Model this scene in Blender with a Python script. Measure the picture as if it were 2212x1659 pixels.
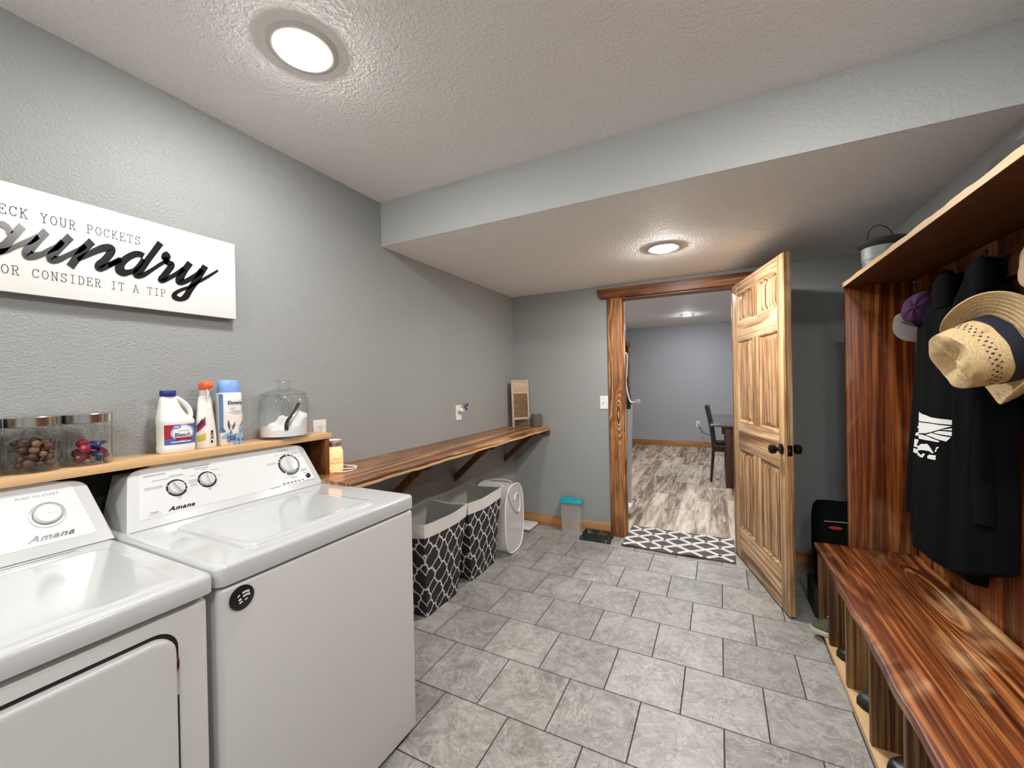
import bpy, bmesh, math, random
from mathutils import Vector, Matrix, Euler
random.seed(7)
for o in list(bpy.data.objects): bpy.data.objects.remove(o)
SC = bpy.context.scene; COL = SC.collection
PI = math.pi

# ---------------------------------------------------------------- camera
cam = bpy.data.cameras.new('camera'); camo = bpy.data.objects.new('camera', cam); COL.objects.link(camo)
cam.sensor_width = 36; cam.sensor_fit = 'HORIZONTAL'
cam.lens = 36 * 883.37 / 2212; cam.clip_start = 0.02
r_ = Vector((0.8917347, 0.45215777, -0.01904152)); u_ = Vector((0.01495566, 0.01260929, 0.99980865)); f_ = Vector((-0.45231135, 0.89184884, -0.00448182))
camo.matrix_world = Matrix(((r_.x, u_.x, -f_.x, 1.78469), (r_.y, u_.y, -f_.y, 0), (r_.z, u_.z, -f_.z, 1.35), (0, 0, 0, 1)))
SC.camera = camo
# ---------------------------------------------------------------- exposure, world
SC.view_settings.view_transform = 'Standard'; SC.view_settings.look = 'None'
SC.view_settings.gamma = 1; SC.view_settings.use_curve_mapping = False
SC.view_settings.exposure = 0.62
w = bpy.data.worlds.new('world'); SC.world = w; w.use_nodes = True
w.node_tree.nodes['Background'].inputs[0].default_value = (0.8, 0.85, 0.9, 1)
w.node_tree.nodes['Background'].inputs[1].default_value = 0.05
LAMP = 215.0       # strength of the recessed lamps
LAMPS = [((0.61, 0.88), 2.431, 'ceil'), ((2.07, 0.88), 2.431, 'ceil'), ((0.75, -0.75), 2.431, 'ceil'), ((2.07, -0.75), 2.431, 'ceil'), ((0.75, -2.3), 2.431, 'ceil'), ((2.07, -2.3), 2.431, 'ceil'),  # those behind the camera are unseen fill lamps, added for bounce light
         ((1.485, 2.715), 2.172, 'soffit')]
# room: x from the left wall, y away from the camera, z up
D, YB, ZC, ZS, XR, YK = 3.555, 1.8326, 2.431, 2.172, 2.682, -3.2
Y2, X2R, Z2 = 8.83, 4.2, 2.43            # the room beyond

# ---------------------------------------------------------------- mesh helpers
def newbm(): return bmesh.new()
def box(bm, x0, x1, y0, y1, z0, z1, bev=0.0, seg=2, M=None):
    vs = [bm.verts.new((x, y, z)) for z in (z0, z1) for y in (y0, y1) for x in (x0, x1)]
    F = [(0,2,3,1),(4,5,7,6),(0,1,5,4),(2,6,7,3),(0,4,6,2),(1,3,7,5)]
    fs = [bm.faces.new([vs[i] for i in f]) for f in F]
    if M: bmesh.ops.transform(bm, matrix=M, verts=vs)
    if bev > 0:
        es = list({e for f in fs for e in f.edges})
        bmesh.ops.bevel(bm, geom=es, offset=bev, segments=seg, affect='EDGES', profile=0.5)
    return fs
def boxbm(*a, **k):
    bm = newbm(); box(bm, *a, **k); return bm
def frame_of(d):
    d = Vector(d).normalized(); a = Vector((0,0,1)) if abs(d.z) < .9 else Vector((1,0,0))
    x = d.cross(a).normalized(); return x, d.cross(x).normalized(), d
def ring(bm, c, x, y, r, n, r2=None, ph=0):
    r2 = r if r2 is None else r2
    return [bm.verts.new(Vector(c) + x*(math.cos(2*PI*(i+ph)/n)*r) + y*(math.sin(2*PI*(i+ph)/n)*r2)) for i in range(n)]
def bridge(bm, a, b):
    n = len(a)
    for i in range(n): bm.faces.new((a[i], a[(i+1) % n], b[(i+1) % n], b[i]))
def cyl(bm, p0, p1, r0, r1=None, n=20):
    r1 = r0 if r1 is None else r1
    p0, p1 = Vector(p0), Vector(p1); x, y, d = frame_of(p1-p0)
    a = ring(bm, p0, x, y, r0, n); b = ring(bm, p1, x, y, r1, n)
    bridge(bm, a, b); bm.faces.new(a[::-1]); bm.faces.new(b)
def lathe(bm, prof, c=(0,0,0), n=32, ax=(0,0,1), cap0=True, cap1=True, ex=1, ey=1):
    d = Vector(ax).normalized()
    if abs(d.z) > .99: x, y = Vector((1,0,0)), Vector((0,1,0))
    else: x, y, _ = frame_of(d)
    rs = [ring(bm, Vector(c) + d*z, x, y, max(r, 1e-5)*ex, n, max(r, 1e-5)*ey) for r, z in prof]
    for a, b in zip(rs, rs[1:]): bridge(bm, a, b)
    if cap0: bm.faces.new(rs[0][::-1])
    if cap1: bm.faces.new(rs[-1])
    bmesh.ops.remove_doubles(bm, verts=[v for r in rs for v in r], dist=2e-5)
def catmull(p, n=5, closed=False):
    p = [Vector(q) for q in p]
    P = [p[-1]]+p+[p[0], p[1]] if closed else [2*p[0]-p[1]]+p+[2*p[-1]-p[-2]]
    out = []
    for i in range(1, len(P)-2):
        a, b, c, e = P[i-1:i+3]
        for k in range(n):
            t = k/n; out.append(.5*(2*b+(c-a)*t+(2*a-5*b+4*c-e)*t*t+(3*b-a-3*c+e)*t**3))
    if not closed: out.append(p[-1])
    return out
def tube(bm, pts, r, n=8, closed=False, flat=1.0, rs=None):
    pts = [Vector(p) for p in pts]; m = len(pts); prev = None; rings = []
    for i in range(m):
        a = pts[i-1] if (i or closed) else pts[i]; b = pts[(i+1) % m] if (i < m-1 or closed) else pts[i]
        d = (b-a).normalized()
        if prev is None: x, y, _ = frame_of(d)
        else: x = (prev - d*prev.dot(d)).normalized(); y = d.cross(x)
        prev = x; rr = rs[i] if rs else r
        rings.append(ring(bm, pts[i], x, y, rr, n, rr*flat))
    for a, b in zip(rings, rings[1:]): bridge(bm, a, b)
    if closed: bridge(bm, rings[-1], rings[0])
    else: bm.faces.new(rings[0][::-1]); bm.faces.new(rings[-1])
def loft(bm, rings, cap=True, closed=False):
    R = [[bm.verts.new(p) for p in r] for r in rings]
    for a, b in zip(R, R[1:]): bridge(bm, a, b)
    if closed: bridge(bm, R[-1], R[0])
    elif cap: bm.faces.new(R[0][::-1]); bm.faces.new(R[-1])
    return R
def grid(bm, f, nu, nv, wrap=False):
    V = [[bm.verts.new(f(i/nu, j/nv)) for j in range(nv+1)] for i in range(nu if wrap else nu+1)]
    for i in range(nu):
        for j in range(nv):
            a, b = V[i], V[(i+1) % len(V)]
            bm.faces.new((a[j], b[j], b[j+1], a[j+1]))
    return V
def prism(bm, poly, o, ex, ey, ez, t):
    """flat polygon (2D) in the plane (ex, ey) at o, thickened by t along ez"""
    o, ex, ey, ez = map(Vector, (o, ex, ey, ez))
    a = [bm.verts.new(o+ex*p[0]+ey*p[1]) for p in poly]; b = [bm.verts.new(o+ex*p[0]+ey*p[1]+ez*t) for p in poly]
    bridge(bm, a, b); bm.faces.new(a[::-1]); bm.faces.new(b)
def rrect(x0, x1, y0, y1, r, n=6):
    out = []
    for cx, cy, a in ((x1-r, y1-r, 0), (x0+r, y1-r, 90), (x0+r, y0+r, 180), (x1-r, y0+r, 270)):
        for k in range(n+1):
            t = math.radians(a+90*k/n); out.append((cx+r*math.cos(t), cy+r*math.sin(t)))
    return out
def solidify(bm, t):
    bmesh.ops.recalc_face_normals(bm, faces=bm.faces); bmesh.ops.solidify(bm, geom=bm.faces[:], thickness=t)
def finish(name, bm, mat, ang=35):
    bmesh.ops.recalc_face_normals(bm, faces=bm.faces)
    me = bpy.data.meshes.new(name); bm.to_mesh(me); bm.free()
    for m in (mat if isinstance(mat, (list, tuple)) else [mat]): me.materials.append(m)
    me.shade_smooth(); me.set_sharp_from_angle(angle=math.radians(ang))
    return me
def link(name, me, parent=None):
    o = bpy.data.objects.new(name, me); COL.objects.link(o)
    if parent: o.parent = parent
    return o
def worldM(o):
    M = Matrix.Identity(4)
    while o: M = o.matrix_basis @ M; o = o.parent
    return M
def part(name, bm, mat, parent, local=False, label=None, ang=35, kind=None):
    """one mesh object under its thing; verts given in world space unless local"""
    if not local and parent: bmesh.ops.transform(bm, matrix=worldM(parent).inverted(), verts=bm.verts)
    o = link(name, finish(name, bm, mat, ang), parent)
    if label: o['label'] = label
    if kind: o['kind'] = kind
    return o
def tag(o, label, cat, group=None):
    o['label'] = label; o['category'] = cat
    if group: o['group'] = group
    return o
def thing(name, label, cat, loc=(0,0,0), rot=(0,0,0), group=None, M=None):
    o = bpy.data.objects.new(name, None); COL.objects.link(o); o.empty_display_size = .05
    if M is not None: o.matrix_basis = M
    else: o.location = loc; o.rotation_euler = rot
    return tag(o, label, cat, group)
def solo(name, bm, mat, label, cat, loc=(0,0,0), group=None, ang=35):
    bmesh.ops.translate(bm, vec=-Vector(loc), verts=bm.verts)
    o = link(name, finish(name, bm, mat, ang)); o.location = loc
    return tag(o, label, cat, group)
def struct(name, bm, mat, parent=None, ang=35):
    if parent: bmesh.ops.transform(bm, matrix=worldM(parent).inverted(), verts=bm.verts)
    o = link(name, finish(name, bm, mat, ang), parent)
    if not parent: o['kind'] = 'structure'
    return o
def text_bm(s, size, M, ext=.0004, shear=0, offset=0, align='CENTER', spacing=1.0, sx=1.0):
    c = bpy.data.curves.new('t', 'FONT'); c.body = s; c.size = size; c.extrude = ext; c.shear = shear; c.offset = offset
    c.align_x = align; c.space_character = spacing; c.resolution_u = 3
    o = bpy.data.objects.new('t', c); COL.objects.link(o)
    me = bpy.data.meshes.new_from_object(o.evaluated_get(bpy.context.evaluated_depsgraph_get()))
    bm = newbm(); bm.from_mesh(me)
    bpy.data.objects.remove(o); bpy.data.curves.remove(c); bpy.data.meshes.remove(me)
    bmesh.ops.transform(bm, matrix=M @ Matrix.Diagonal((sx, 1, 1, 1)), verts=bm.verts)
    return bm
def join(bm, other):
    me = bpy.data.meshes.new('x'); other.to_mesh(me); other.free(); bm.from_mesh(me); bpy.data.meshes.remove(me)
def basis(o, x, y, z):
    x, y, z = map(lambda v: Vector(v).normalized(), (x, y, z))
    return Matrix(((x.x, y.x, z.x, o[0]), (x.y, y.y, z.y, o[1]), (x.z, y.z, z.z, o[2]), (0,0,0,1)))

# ---------------------------------------------------------------- materials
class NT:
    def __init__(s, name):
        s.m = bpy.data.materials.new(name); s.m.use_nodes = True; s.t = s.m.node_tree; s.b = s.t.nodes['Principled BSDF']
    def n(s, typ, ins={}, **props):
        nd = s.t.nodes.new(typ)
        for k, v in props.items(): setattr(nd, k, v)
        for k, v in ins.items(): s.set(nd.inputs[k], v)
        return nd
    def set(s, sock, v):
        if isinstance(v, bpy.types.NodeSocket): s.t.links.new(v, sock)
        elif isinstance(v, bpy.types.Node): s.t.links.new(v.outputs[0], sock)
        else: sock.default_value = v
    def math(s, op, a, b=0.0, c=0.0, clamp=False): return s.n('ShaderNodeMath', {0: a, 1: b, 2: c}, operation=op, use_clamp=clamp).outputs[0]
    def ramp(s, fac, stops, interp='LINEAR'):
        nd = s.n('ShaderNodeValToRGB', {0: fac}); cr = nd.color_ramp; cr.interpolation = interp
        while len(cr.elements) < len(stops): cr.elements.new(.5)
        for e, (p, c) in zip(cr.elements, stops): e.position = p; e.color = (*c, 1)
        return nd.outputs[0]
    def mix(s, f, a, b, typ='MIX'):
        nd = s.n('ShaderNodeMix', {}, data_type='RGBA', blend_type=typ)
        s.set(nd.inputs[0], f); s.set(nd.inputs[6], a if not isinstance(a, tuple) else (*a, 1)); s.set(nd.inputs[7], b if not isinstance(b, tuple) else (*b, 1))
        return nd.outputs[2]
    def coord(s, rand=0.0, scale=(1,1,1), loc=(0,0,0)):
        c = s.n('ShaderNodeTexCoord').outputs['Object']
        if rand:
            oi = s.n('ShaderNodeObjectInfo').outputs['Random']
            v = s.n('ShaderNodeCombineXYZ', {0: s.math('MULTIPLY', oi, rand), 1: s.math('MULTIPLY', oi, rand*1.7), 2: s.math('MULTIPLY', oi, rand*.6)})
            c = s.n('ShaderNodeVectorMath', {0: c, 1: v.outputs[0]}, operation='ADD').outputs[0]
        return s.n('ShaderNodeMapping', {'Vector': c, 'Scale': scale, 'Location': loc}).outputs[0]
    def noise(s, v, scale, detail=4, rough=.5, dist=0): return s.n('ShaderNodeTexNoise', {'Vector': v, 'Scale': scale, 'Detail': detail, 'Roughness': rough, 'Distortion': dist}).outputs[0]
    def base(s, col=None, rough=None, metal=None, bump=None, bs=.3, bd=.002, **kw):
        if col is not None: s.set(s.b.inputs['Base Color'], (*col, 1) if isinstance(col, tuple) else col)
        if rough is not None: s.set(s.b.inputs['Roughness'], rough)
        if metal is not None: s.b.inputs['Metallic'].default_value = metal
        if bump is not None: s.set(s.b.inputs['Normal'], s.n('ShaderNodeBump', {'Height': bump, 'Strength': bs, 'Distance': bd}).outputs[0])
        for k, v in kw.items(): s.set(s.b.inputs[k], v)
        return s.m
def plain(name, col, rough=.5, metal=0.0, bump=0, bscale=200, vary=0.04, **kw):
    t = NT(name); v = t.coord(); n = t.noise(v, 14, 3)
    c = t.mix(n, tuple(max(0, x*(1-vary)) for x in col), tuple(min(1, x*(1+vary)) for x in col))
    bmp = t.noise(v, bscale, 2) if bump else None
    return t.base(c, rough, metal, bmp, bs=bump or .3, bd=.001, **kw)
def paint(name, col, rough, scale=75, bs=.55, bd=.0022, spec=.5):
    t = NT(name); v = t.coord()
    a = t.n('ShaderNodeTexNoise', {'Vector': v, 'Scale': scale, 'Detail': 3, 'Roughness': .45, 'Distortion': .5}).outputs[0]
    h = t.ramp(a, [(.38, (0,0,0)), (.66, (1,1,1))])
    c = t.mix(t.noise(v, 1.5, 2), tuple(x*.97 for x in col), tuple(x*1.03 for x in col))
    t.b.inputs['Specular IOR Level'].default_value = spec
    return t.base(c, rough, 0, h, bs=bs, bd=bd)
def wood(name, stops, axis='y', freq=26, stretch=.16, warp=1.0, knots=1.0, burn=.5, dark=(.05,.018,.008), rough=.4, kscale=2.6, streak=.25, burn_scale=2.2, burn_lo=.5, rand=7.0, bs=.15, ringamp=.38, worn=0):
    """pine: growth-ring lines along one axis that bend round the knots; burn = torch-scorched patches and rings"""
    t = NT(name)
    sc = {'x': (stretch,1,1), 'y': (1,stretch,1), 'z': (1,1,stretch)}[axis]
    v = t.coord(rand, sc); raw = t.coord(rand)
    fine = t.coord(rand, {'x': (.02,1,1), 'y': (1,.02,1), 'z': (1,1,.02)}[axis])
    sep = t.n('ShaderNodeSeparateXYZ', {0: v}).outputs
    a, b = {'x': (1,2), 'y': (0,2), 'z': (0,1)}[axis]
    u = t.math('ADD', t.math('MULTIPLY', sep[a], 1.0), t.math('MULTIPLY', sep[b], .85))
    wv = t.noise(v, 2.3, 3, .5, .25)
    ph = t.math('ADD', t.math('MULTIPLY', u, freq), t.math('MULTIPLY', wv, 13*warp))
    vo = t.n('ShaderNodeTexVoronoi', {'Vector': v, 'Scale': kscale, 'Randomness': 1.0}); dist = vo.outputs[0]
    k = t.math('SUBTRACT', 1.0, t.math('MULTIPLY', dist, 3.4), clamp=True)
    k2 = t.math('MULTIPLY', k, k)
    ph = t.math('ADD', ph, t.math('MULTIPLY', k2, 7*knots))
    sn = t.math('SINE', t.math('MULTIPLY', ph, 2*PI/1.6))
    nd = t.n('ShaderNodeTexNoise', noise_dimensions='1D'); t.set(nd.inputs['W'], t.math('MULTIPLY', ph, .62)); nd.inputs['Scale'].default_value = 1.0; nd.inputs['Detail'].default_value = 3; nd.inputs['Roughness'].default_value = .6
    s = t.math('ADD', t.math('MULTIPLY', sn, .32), t.math('MULTIPLY', t.math('SUBTRACT', nd.outputs[0], .5), 4.2))
    amp = t.ramp(t.noise(v, 5.5, 2), [(.36, (.12,.12,.12)), (.64, (1,1,1))])
    fn = t.noise(fine, 110, 3, .65); low = t.noise(v, 1.7, 2)
    s = t.math('MULTIPLY', t.math('MULTIPLY', s, amp), ringamp)
    s = t.math('ADD', s, t.math('MULTIPLY_ADD', t.math('SUBTRACT', fn, .5), 3.2*streak, .5))
    s = t.math('ADD', s, t.math('MULTIPLY', t.math('SUBTRACT', low, .5), .55), clamp=True)
    c = t.ramp(s, stops)
    kn = True if knots > 0 else None
    bn = t.noise(t.coord(rand, tuple(.5 if x != 1 else 1 for x in sc)), burn_scale, 3, .55, .6)
    bf = t.math('MULTIPLY', t.ramp(bn, [(burn_lo, (0,0,0)), (burn_lo+.2, (1,1,1))]), burn)
    ring_ = t.math('MULTIPLY_ADD', s, .75, .35, clamp=True)
    if worn:
        wn = t.noise(t.coord(rand, tuple(.45 if x != 1 else 1 for x in sc), (3, 1, 2)), burn_scale*1.3, 3, .6, .8)
        c = t.mix(t.math('MULTIPLY', t.math('MULTIPLY', t.ramp(wn, [(.52, (0,0,0)), (.68, (1,1,1))]), worn), t.math('SUBTRACT', 1.15, s, clamp=True)), c, (.78,.50,.26))
    c = t.mix(t.math('MULTIPLY', bf, ring_), c, dark)
    t.b.inputs['Specular IOR Level'].default_value = .32
    if kn is not None:
        c = t.mix(t.math('MULTIPLY', t.ramp(k, [(.84, (0,0,0)), (.92, (1,1,1))]), .85), c, tuple(x*.8 for x in dark))
    return t.base(c, rough, 0, t.math('SUBTRACT', 1.0, s), bs=bs, bd=.0008)

def tilemat():
    t = NT('stone_tile_glaze'); v = t.coord(23.0)
    n1 = t.noise(v, 4.6, 10, .66, 1.2); n2 = t.noise(v, 26, 8, .7, .6); n3 = t.noise(v, 5.0, 6, .6, 2.6)
    f = t.math('ADD', t.math('MULTIPLY', n1, .6), t.math('MULTIPLY', n2, .4))
    c = t.ramp(f, [(.34, (.24,.225,.205)), (.44, (.37,.355,.33)), (.53, (.47,.455,.43)), (.68, (.60,.59,.565))])
    vein = t.math('ABSOLUTE', t.math('SUBTRACT', n3, .5))
    c = t.mix(t.math('MULTIPLY', t.ramp(vein, [(0, (1,1,1)), (.022, (0,0,0))]), .6), c, (.74,.72,.69))
    n4 = t.noise(t.coord(23.0, loc=(4,2,0)), 4.2, 6, .6, 2.2); v2 = t.math('ABSOLUTE', t.math('SUBTRACT', n4, .5))
    c = t.mix(t.math('MULTIPLY', t.ramp(v2, [(0, (1,1,1)), (.014, (0,0,0))]), .6), c, (.16,.14,.125))
    oi = t.n('ShaderNodeObjectInfo').outputs['Random']
    c = t.mix(1.0, c, t.ramp(oi, [(0, (.56,.56,.555)), (1, (.71,.71,.705))]), 'MULTIPLY')
    return t.base(c, t.math('MULTIPLY_ADD', n2, .25, .30), 0, n2, bs=.12, bd=.001)
def plankmat():
    t = NT('laminate_plank'); v = t.coord(31.0, (1,.13,1)); fine = t.coord(31.0, (1,.05,1))
    n1 = t.noise(v, 16, 6, .6, .7); n2 = t.noise(fine, 60, 4, .6); oi = t.n('ShaderNodeObjectInfo').outputs['Random']
    f = t.math('ADD', t.math('ADD', t.math('MULTIPLY', n1, .75), t.math('MULTIPLY', n2, .25)), t.math('MULTIPLY_ADD', oi, .16, -.08))
    c = t.ramp(f, [(.34, (.12,.085,.06)), (.43, (.30,.225,.165)), (.52, (.50,.405,.315)), (.64, (.68,.585,.48))])
    return t.base(c, .38, 0, n1, bs=.1, bd=.001)
def quatrefoil():
    t = NT('quatrefoil_fabric'); c = t.n('ShaderNodeTexCoord').outputs['Object']; s = t.n('ShaderNodeSeparateXYZ', {0: c}).outputs
    h = t.math('ADD', s[1], t.math('MULTIPLY', s[0], -1.0)); z = s[2]
    wob = t.math('MULTIPLY', t.math('SUBTRACT', t.noise(c, 14, 2), .5), .02)
    def fold(x, p):
        q = t.math('DIVIDE', t.math('ADD', x, wob), p); return t.math('ABSOLUTE', t.math('SUBTRACT', q, t.math('ROUND', q)))
    A, B = fold(h, .098), fold(z, .120)
    def dd(a, b, c): 
        e = t.math('SUBTRACT', a, c); return t.math('SQRT', t.math('ADD', t.math('MULTIPLY', e, e), t.math('MULTIPLY', b, b)))
    dmin = t.math('SUBTRACT', t.math('MINIMUM', dd(A, B, .215), dd(B, A, .215)), .262)
    line = t.math('LESS_THAN', t.math('ABSOLUTE', t.math('ADD', dmin, -.012)), .040)
    col = t.mix(line, (.022,.020,.021), (.62,.60,.58))
    return t.base(col, .9, 0, t.noise(c, 500, 2), bs=.3, bd=.0008)

M = {}
M['wall'] = paint('grey_wall_paint', (.315,.327,.322), .42, 140, .6, .0016, .35)
M['wall2'] = paint('blue_grey_wall_paint', (.36,.375,.40), .5, 60)
M['ceil'] = paint('ceiling_texture_paint', (.90,.89,.875), .75, 80, .8, .003, .3)
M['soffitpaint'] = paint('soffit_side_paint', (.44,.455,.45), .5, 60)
M['grout'] = plain('dark_grout', (.055,.045,.038), .9)
M['tile'] = tilemat(); M['plank'] = plankmat()
PINE = [(0, (.66,.42,.20)), (.45, (.56,.33,.14)), (.75, (.36,.175,.06)), (1, (.16,.062,.02))]
M['door'] = wood('torched_pine_door', [(0, (.78,.56,.33)), (.42, (.64,.42,.22)), (.66, (.42,.24,.11)), (.9, (.17,.08,.035))], 'z', 34, .07, .9, 0, .75, (.17,.075,.028), rough=.42, burn_scale=4.5, burn_lo=.48, ringamp=.42, streak=.42)
M['door_panel'] = wood('torched_pine_panel', [(0, (.78,.57,.35)), (.38, (.66,.44,.24)), (.60, (.36,.19,.085)), (.85, (.13,.055,.022))], 'z', 40, .06, .9, 0, .8, (.15,.06,.022), rough=.42, burn_scale=5, burn_lo=.45, ringamp=.45, streak=.45)
M['door_h'] = wood('torched_pine_rail', [(0, (.78,.57,.36)), (.40, (.66,.45,.26)), (.62, (.38,.21,.10)), (.88, (.15,.07,.03))], 'y', 42, .10, 1.4, 0, .7, (.17,.075,.028), rough=.42, burn_scale=4, burn_lo=.48, ringamp=.5, streak=.35)
M['casing'] = wood('torched_casing', [(0, (.72,.45,.23)), (.35, (.50,.25,.10)), (.6, (.24,.09,.03)), (.9, (.085,.028,.012))], 'z', 30, .20, 1.5, 2.2, .9, (.07,.022,.008), rough=.38, kscale=4.6, ringamp=.5, burn_lo=.45, burn_scale=5)
M['casing_h'] = wood('torched_header', [(0, (.56,.30,.13)), (.35, (.36,.16,.06)), (.6, (.19,.07,.024)), (.9, (.075,.025,.01))], 'x', 30, .20, 1.5, 2.2, .9, (.06,.02,.008), rough=.38, kscale=4.6, ringamp=.5, burn_lo=.43, burn_scale=5)
M['base'] = wood('pine_baseboard', [(0, (.58,.34,.15)), (.6, (.42,.21,.08)), (1, (.22,.09,.03))], 'x', 18, .14, 1, 1, .5, rough=.45)
M['shelf'] = wood('scorched_shelf', [(0, (.66,.39,.19)), (.36, (.44,.21,.085)), (.6, (.20,.075,.027)), (.88, (.05,.018,.009))], 'y', 34, .13, 1.5, 2.0, .95, (.035,.012,.006), ringamp=.42, worn=.35, rough=.32, kscale=2.2, burn_lo=.44)
M['shelf_lt'] = wood('light_pine_shelf', [(0, (.74,.50,.27)), (.6, (.60,.37,.18)), (.85, (.36,.18,.07)), (1, (.2,.08,.03))], 'y', 26, .06, .6, 0, .35, rough=.4, burn_lo=.55)
M['bracket'] = wood('stained_bracket', [(0, (.24,.10,.035)), (.6, (.14,.05,.016)), (1, (.05,.018,.008))], 'z', 20, .2, 1, 0, .5)
BENCH = [(0, (.60,.29,.105)), (.30, (.37,.125,.034)), (.56, (.15,.038,.010)), (.86, (.035,.008,.003))]
M['bench'] = wood('burnt_bench_top', BENCH, 'y', 46, .15, 1.5, 2.2, .9, (.022,.007,.003), .36, 3.4, burn_lo=.42, burn_scale=3.2, ringamp=.36, streak=.34, worn=.75)
M['bench_v'] = wood('burnt_plank', [(0, (.52,.20,.055)), (.32, (.32,.092,.020)), (.58, (.12,.027,.006)), (.88, (.028,.006,.003))], 'z', 52, .10, 1.3, 2.4, .8, (.022,.007,.003), .38, 2.8, burn_lo=.47, worn=.3, ringamp=.26, streak=.3)
M['bench_x'] = wood('burnt_underside', [(0, (.18,.06,.018)), (1, (.03,.009,.004))], 'y', 12, .2, 1.3, 0, .4, (.03,.009,.004), .4)
M['divider'] = wood('scorched_divider', [(.1, (.46,.28,.12)), (.42, (.24,.12,.042)), (.62, (.075,.028,.010)), (.85, (.025,.010,.005))], 'z', 60, .06, .7, 0, .7, ringamp=.5, rough=.45, burn_lo=.45)
M['edge_lt'] = wood('light_edge', [(0, (.80,.58,.33)), (.6, (.62,.40,.20)), (1, (.36,.19,.08))], 'y', 30, .05, .6, 0, .15, rough=.4)
M['white'] = plain('white_enamel', (.50,.515,.52), .13, vary=.01, **{'Coat Weight': .4, 'Coat Roughness': .08})
M['white_side'] = plain('white_enamel_textured', (.60,.597,.59), .34, bump=.25, bscale=420, vary=.01)
M['console'] = plain('console_plastic', (.56,.57,.575), .28, vary=.01)
M['console_face'] = plain('console_face', (.62,.63,.635), .32, vary=.01)
M['black'] = plain('black_plastic', (.012,.012,.013), .3)
M['blackm'] = plain('black_matte', (.010,.010,.011), .75)
M['greyprint'] = plain('grey_print', (.30,.30,.31), .5)
M['grey'] = plain('grey_plastic', (.45,.46,.47), .4)
M['chrome'] = plain('chrome', (.75,.75,.76), .12, 1.0, vary=.02)
M['steel'] = plain('brushed_steel_lid', (.62,.60,.58), .2, 1.0)
M['bronze'] = plain('oil_rubbed_bronze', (.012,.009,.008), .18, .3)
M['plastic'] = plain('white_plastic', (.78,.77,.75), .35)
M['plate'] = plain('outlet_plate', (.80,.78,.74), .3)
M['sign'] = plain('sign_board_white', (.80,.79,.77), .5, bump=.1, bscale=500)
M['signedge'] = plain('sign_edge_grey', (.20,.18,.165), .7)
M['ink'] = plain('sign_black', (.008,.008,.009), .22)
M['ink2'] = plain('sign_grey_ink', (.10,.09,.10), .6)
# ================================================================ THE ROOM
T_ = .12
fl = struct('floor', boxbm(-.02, XR+.02, YK, 3.62, -.05, -.0025), M['grout'])
W, C_ = .3095, .3079
GAP, TY0 = .0052, 3.2965            # the joint line nearest the doorway
OFF = [.7014, .5466, .6979, .8535 - W/2 + W/2, .6938, .5397, .6902]
tile_full = finish('tile', boxbm(GAP/2, W-GAP/2, GAP/2, C_-GAP/2, -.008, 0, bev=.0007, seg=1), M['tile'])
k = -1; n_t = 0
while TY0 - k*C_ > YK:
    y1 = TY0 - k*C_; y0 = y1 - C_
    s = (.695 if k % 2 == 0 else .543) if k >= 0 else .543
    i0 = math.floor((0 - s)/W)
    for i in range(i0, i0+12):
        x0, x1 = s + i*W, s + (i+1)*W
        if x1 < .01 or x0 > XR-.01: continue
        a, b, c, d = max(x0, 0), min(x1, XR), max(y0, YK), min(y1, 3.595)
        if d-c < .02 or b-a < .02: continue
        if b-a > W-.001 and d-c > C_-.001: o = link('tile', tile_full, fl)
        else: o = link('tile', finish('tile', boxbm(a-x0+GAP/2, b-x0-GAP/2, c-y0+GAP/2, d-y0-GAP/2, -.008, 0, bev=.0007, seg=1), M['tile']), fl)
        o.location = (x0, y0, 0); n_t += 1
    k += 1
struct('ceiling', boxbm(-T_, XR+T_, YK-T_, YB, ZC, ZC+.1), M['ceil'])
sf = struct('ceiling', boxbm(0, XR, YB+.003, D, ZS, ZS+.02), M['ceil']); sf['label'] = 'lowered ceiling'
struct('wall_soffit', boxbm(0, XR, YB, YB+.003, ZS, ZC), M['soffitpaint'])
struct('wall_left', boxbm(-T_, 0, YK-T_, D, 0, ZC), M['wall'])
struct('wall_right', boxbm(XR, XR+T_, YK-T_, D, 0, ZC), M['wall'])
struct('wall_back', boxbm(0, XR, YK-T_, YK, 0, ZC), M['wall'])
DX0, DX1, DZ = 1.032, 1.893, 2.062
bm = boxbm(-T_, DX0, D, D+T_, 0, ZC); box(bm, DX1, X2R, D, D+T_, 0, ZC); box(bm, DX0, DX1, D, D+T_, DZ, ZC)
struct('wall_far', bm, M['wall'])
# baseboards (thin pine boards)
struct('baseboard_far', boxbm(.0, .925, D-.014, D, 0, .098, bev=.002), M['base'])
struct('baseboard_far', boxbm(1.995, XR, D-.014, D, 0, .098, bev=.002), M['base'])
struct('baseboard_left', boxbm(0, .014, 1.3, D-.015, 0, .098, bev=.002), M['casing_h'])
# door casing
cas = struct('trim_1', boxbm(DX0-.102, DX0+.004, D-.022, D, 0, DZ-.004, bev=.003), M['casing'])
bm = newbm(); prism(bm, [(.878, 2.056), (2.075, 2.056), (2.11, 2.140), (.845, 2.140)], (0, D, 0), (1,0,0), (0,0,1), (0,-1,0), .034)
bmesh.ops.bevel(bm, geom=bm.edges[:], offset=.003, segments=1, affect='EDGES'); part('header', bm, M['casing_h'], cas)
part('casing_board', boxbm(DX1+.0, DX1+.1, D-.022, D, 0, DZ-.004, bev=.003), M['casing'], cas)
part('jamb', boxbm(DX0, DX0+.016, D-.004, D+T_+.004, 0, DZ-.016), M['casing'], cas)
part('jamb', boxbm(DX1-.016, DX1, D+.002, D+T_+.004, 0, DZ-.016), M['casing'], cas)
part('jamb_head', boxbm(DX0, DX1, D-.004, D+T_+.004, DZ-.016, DZ), M['casing_h'], cas)
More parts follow.
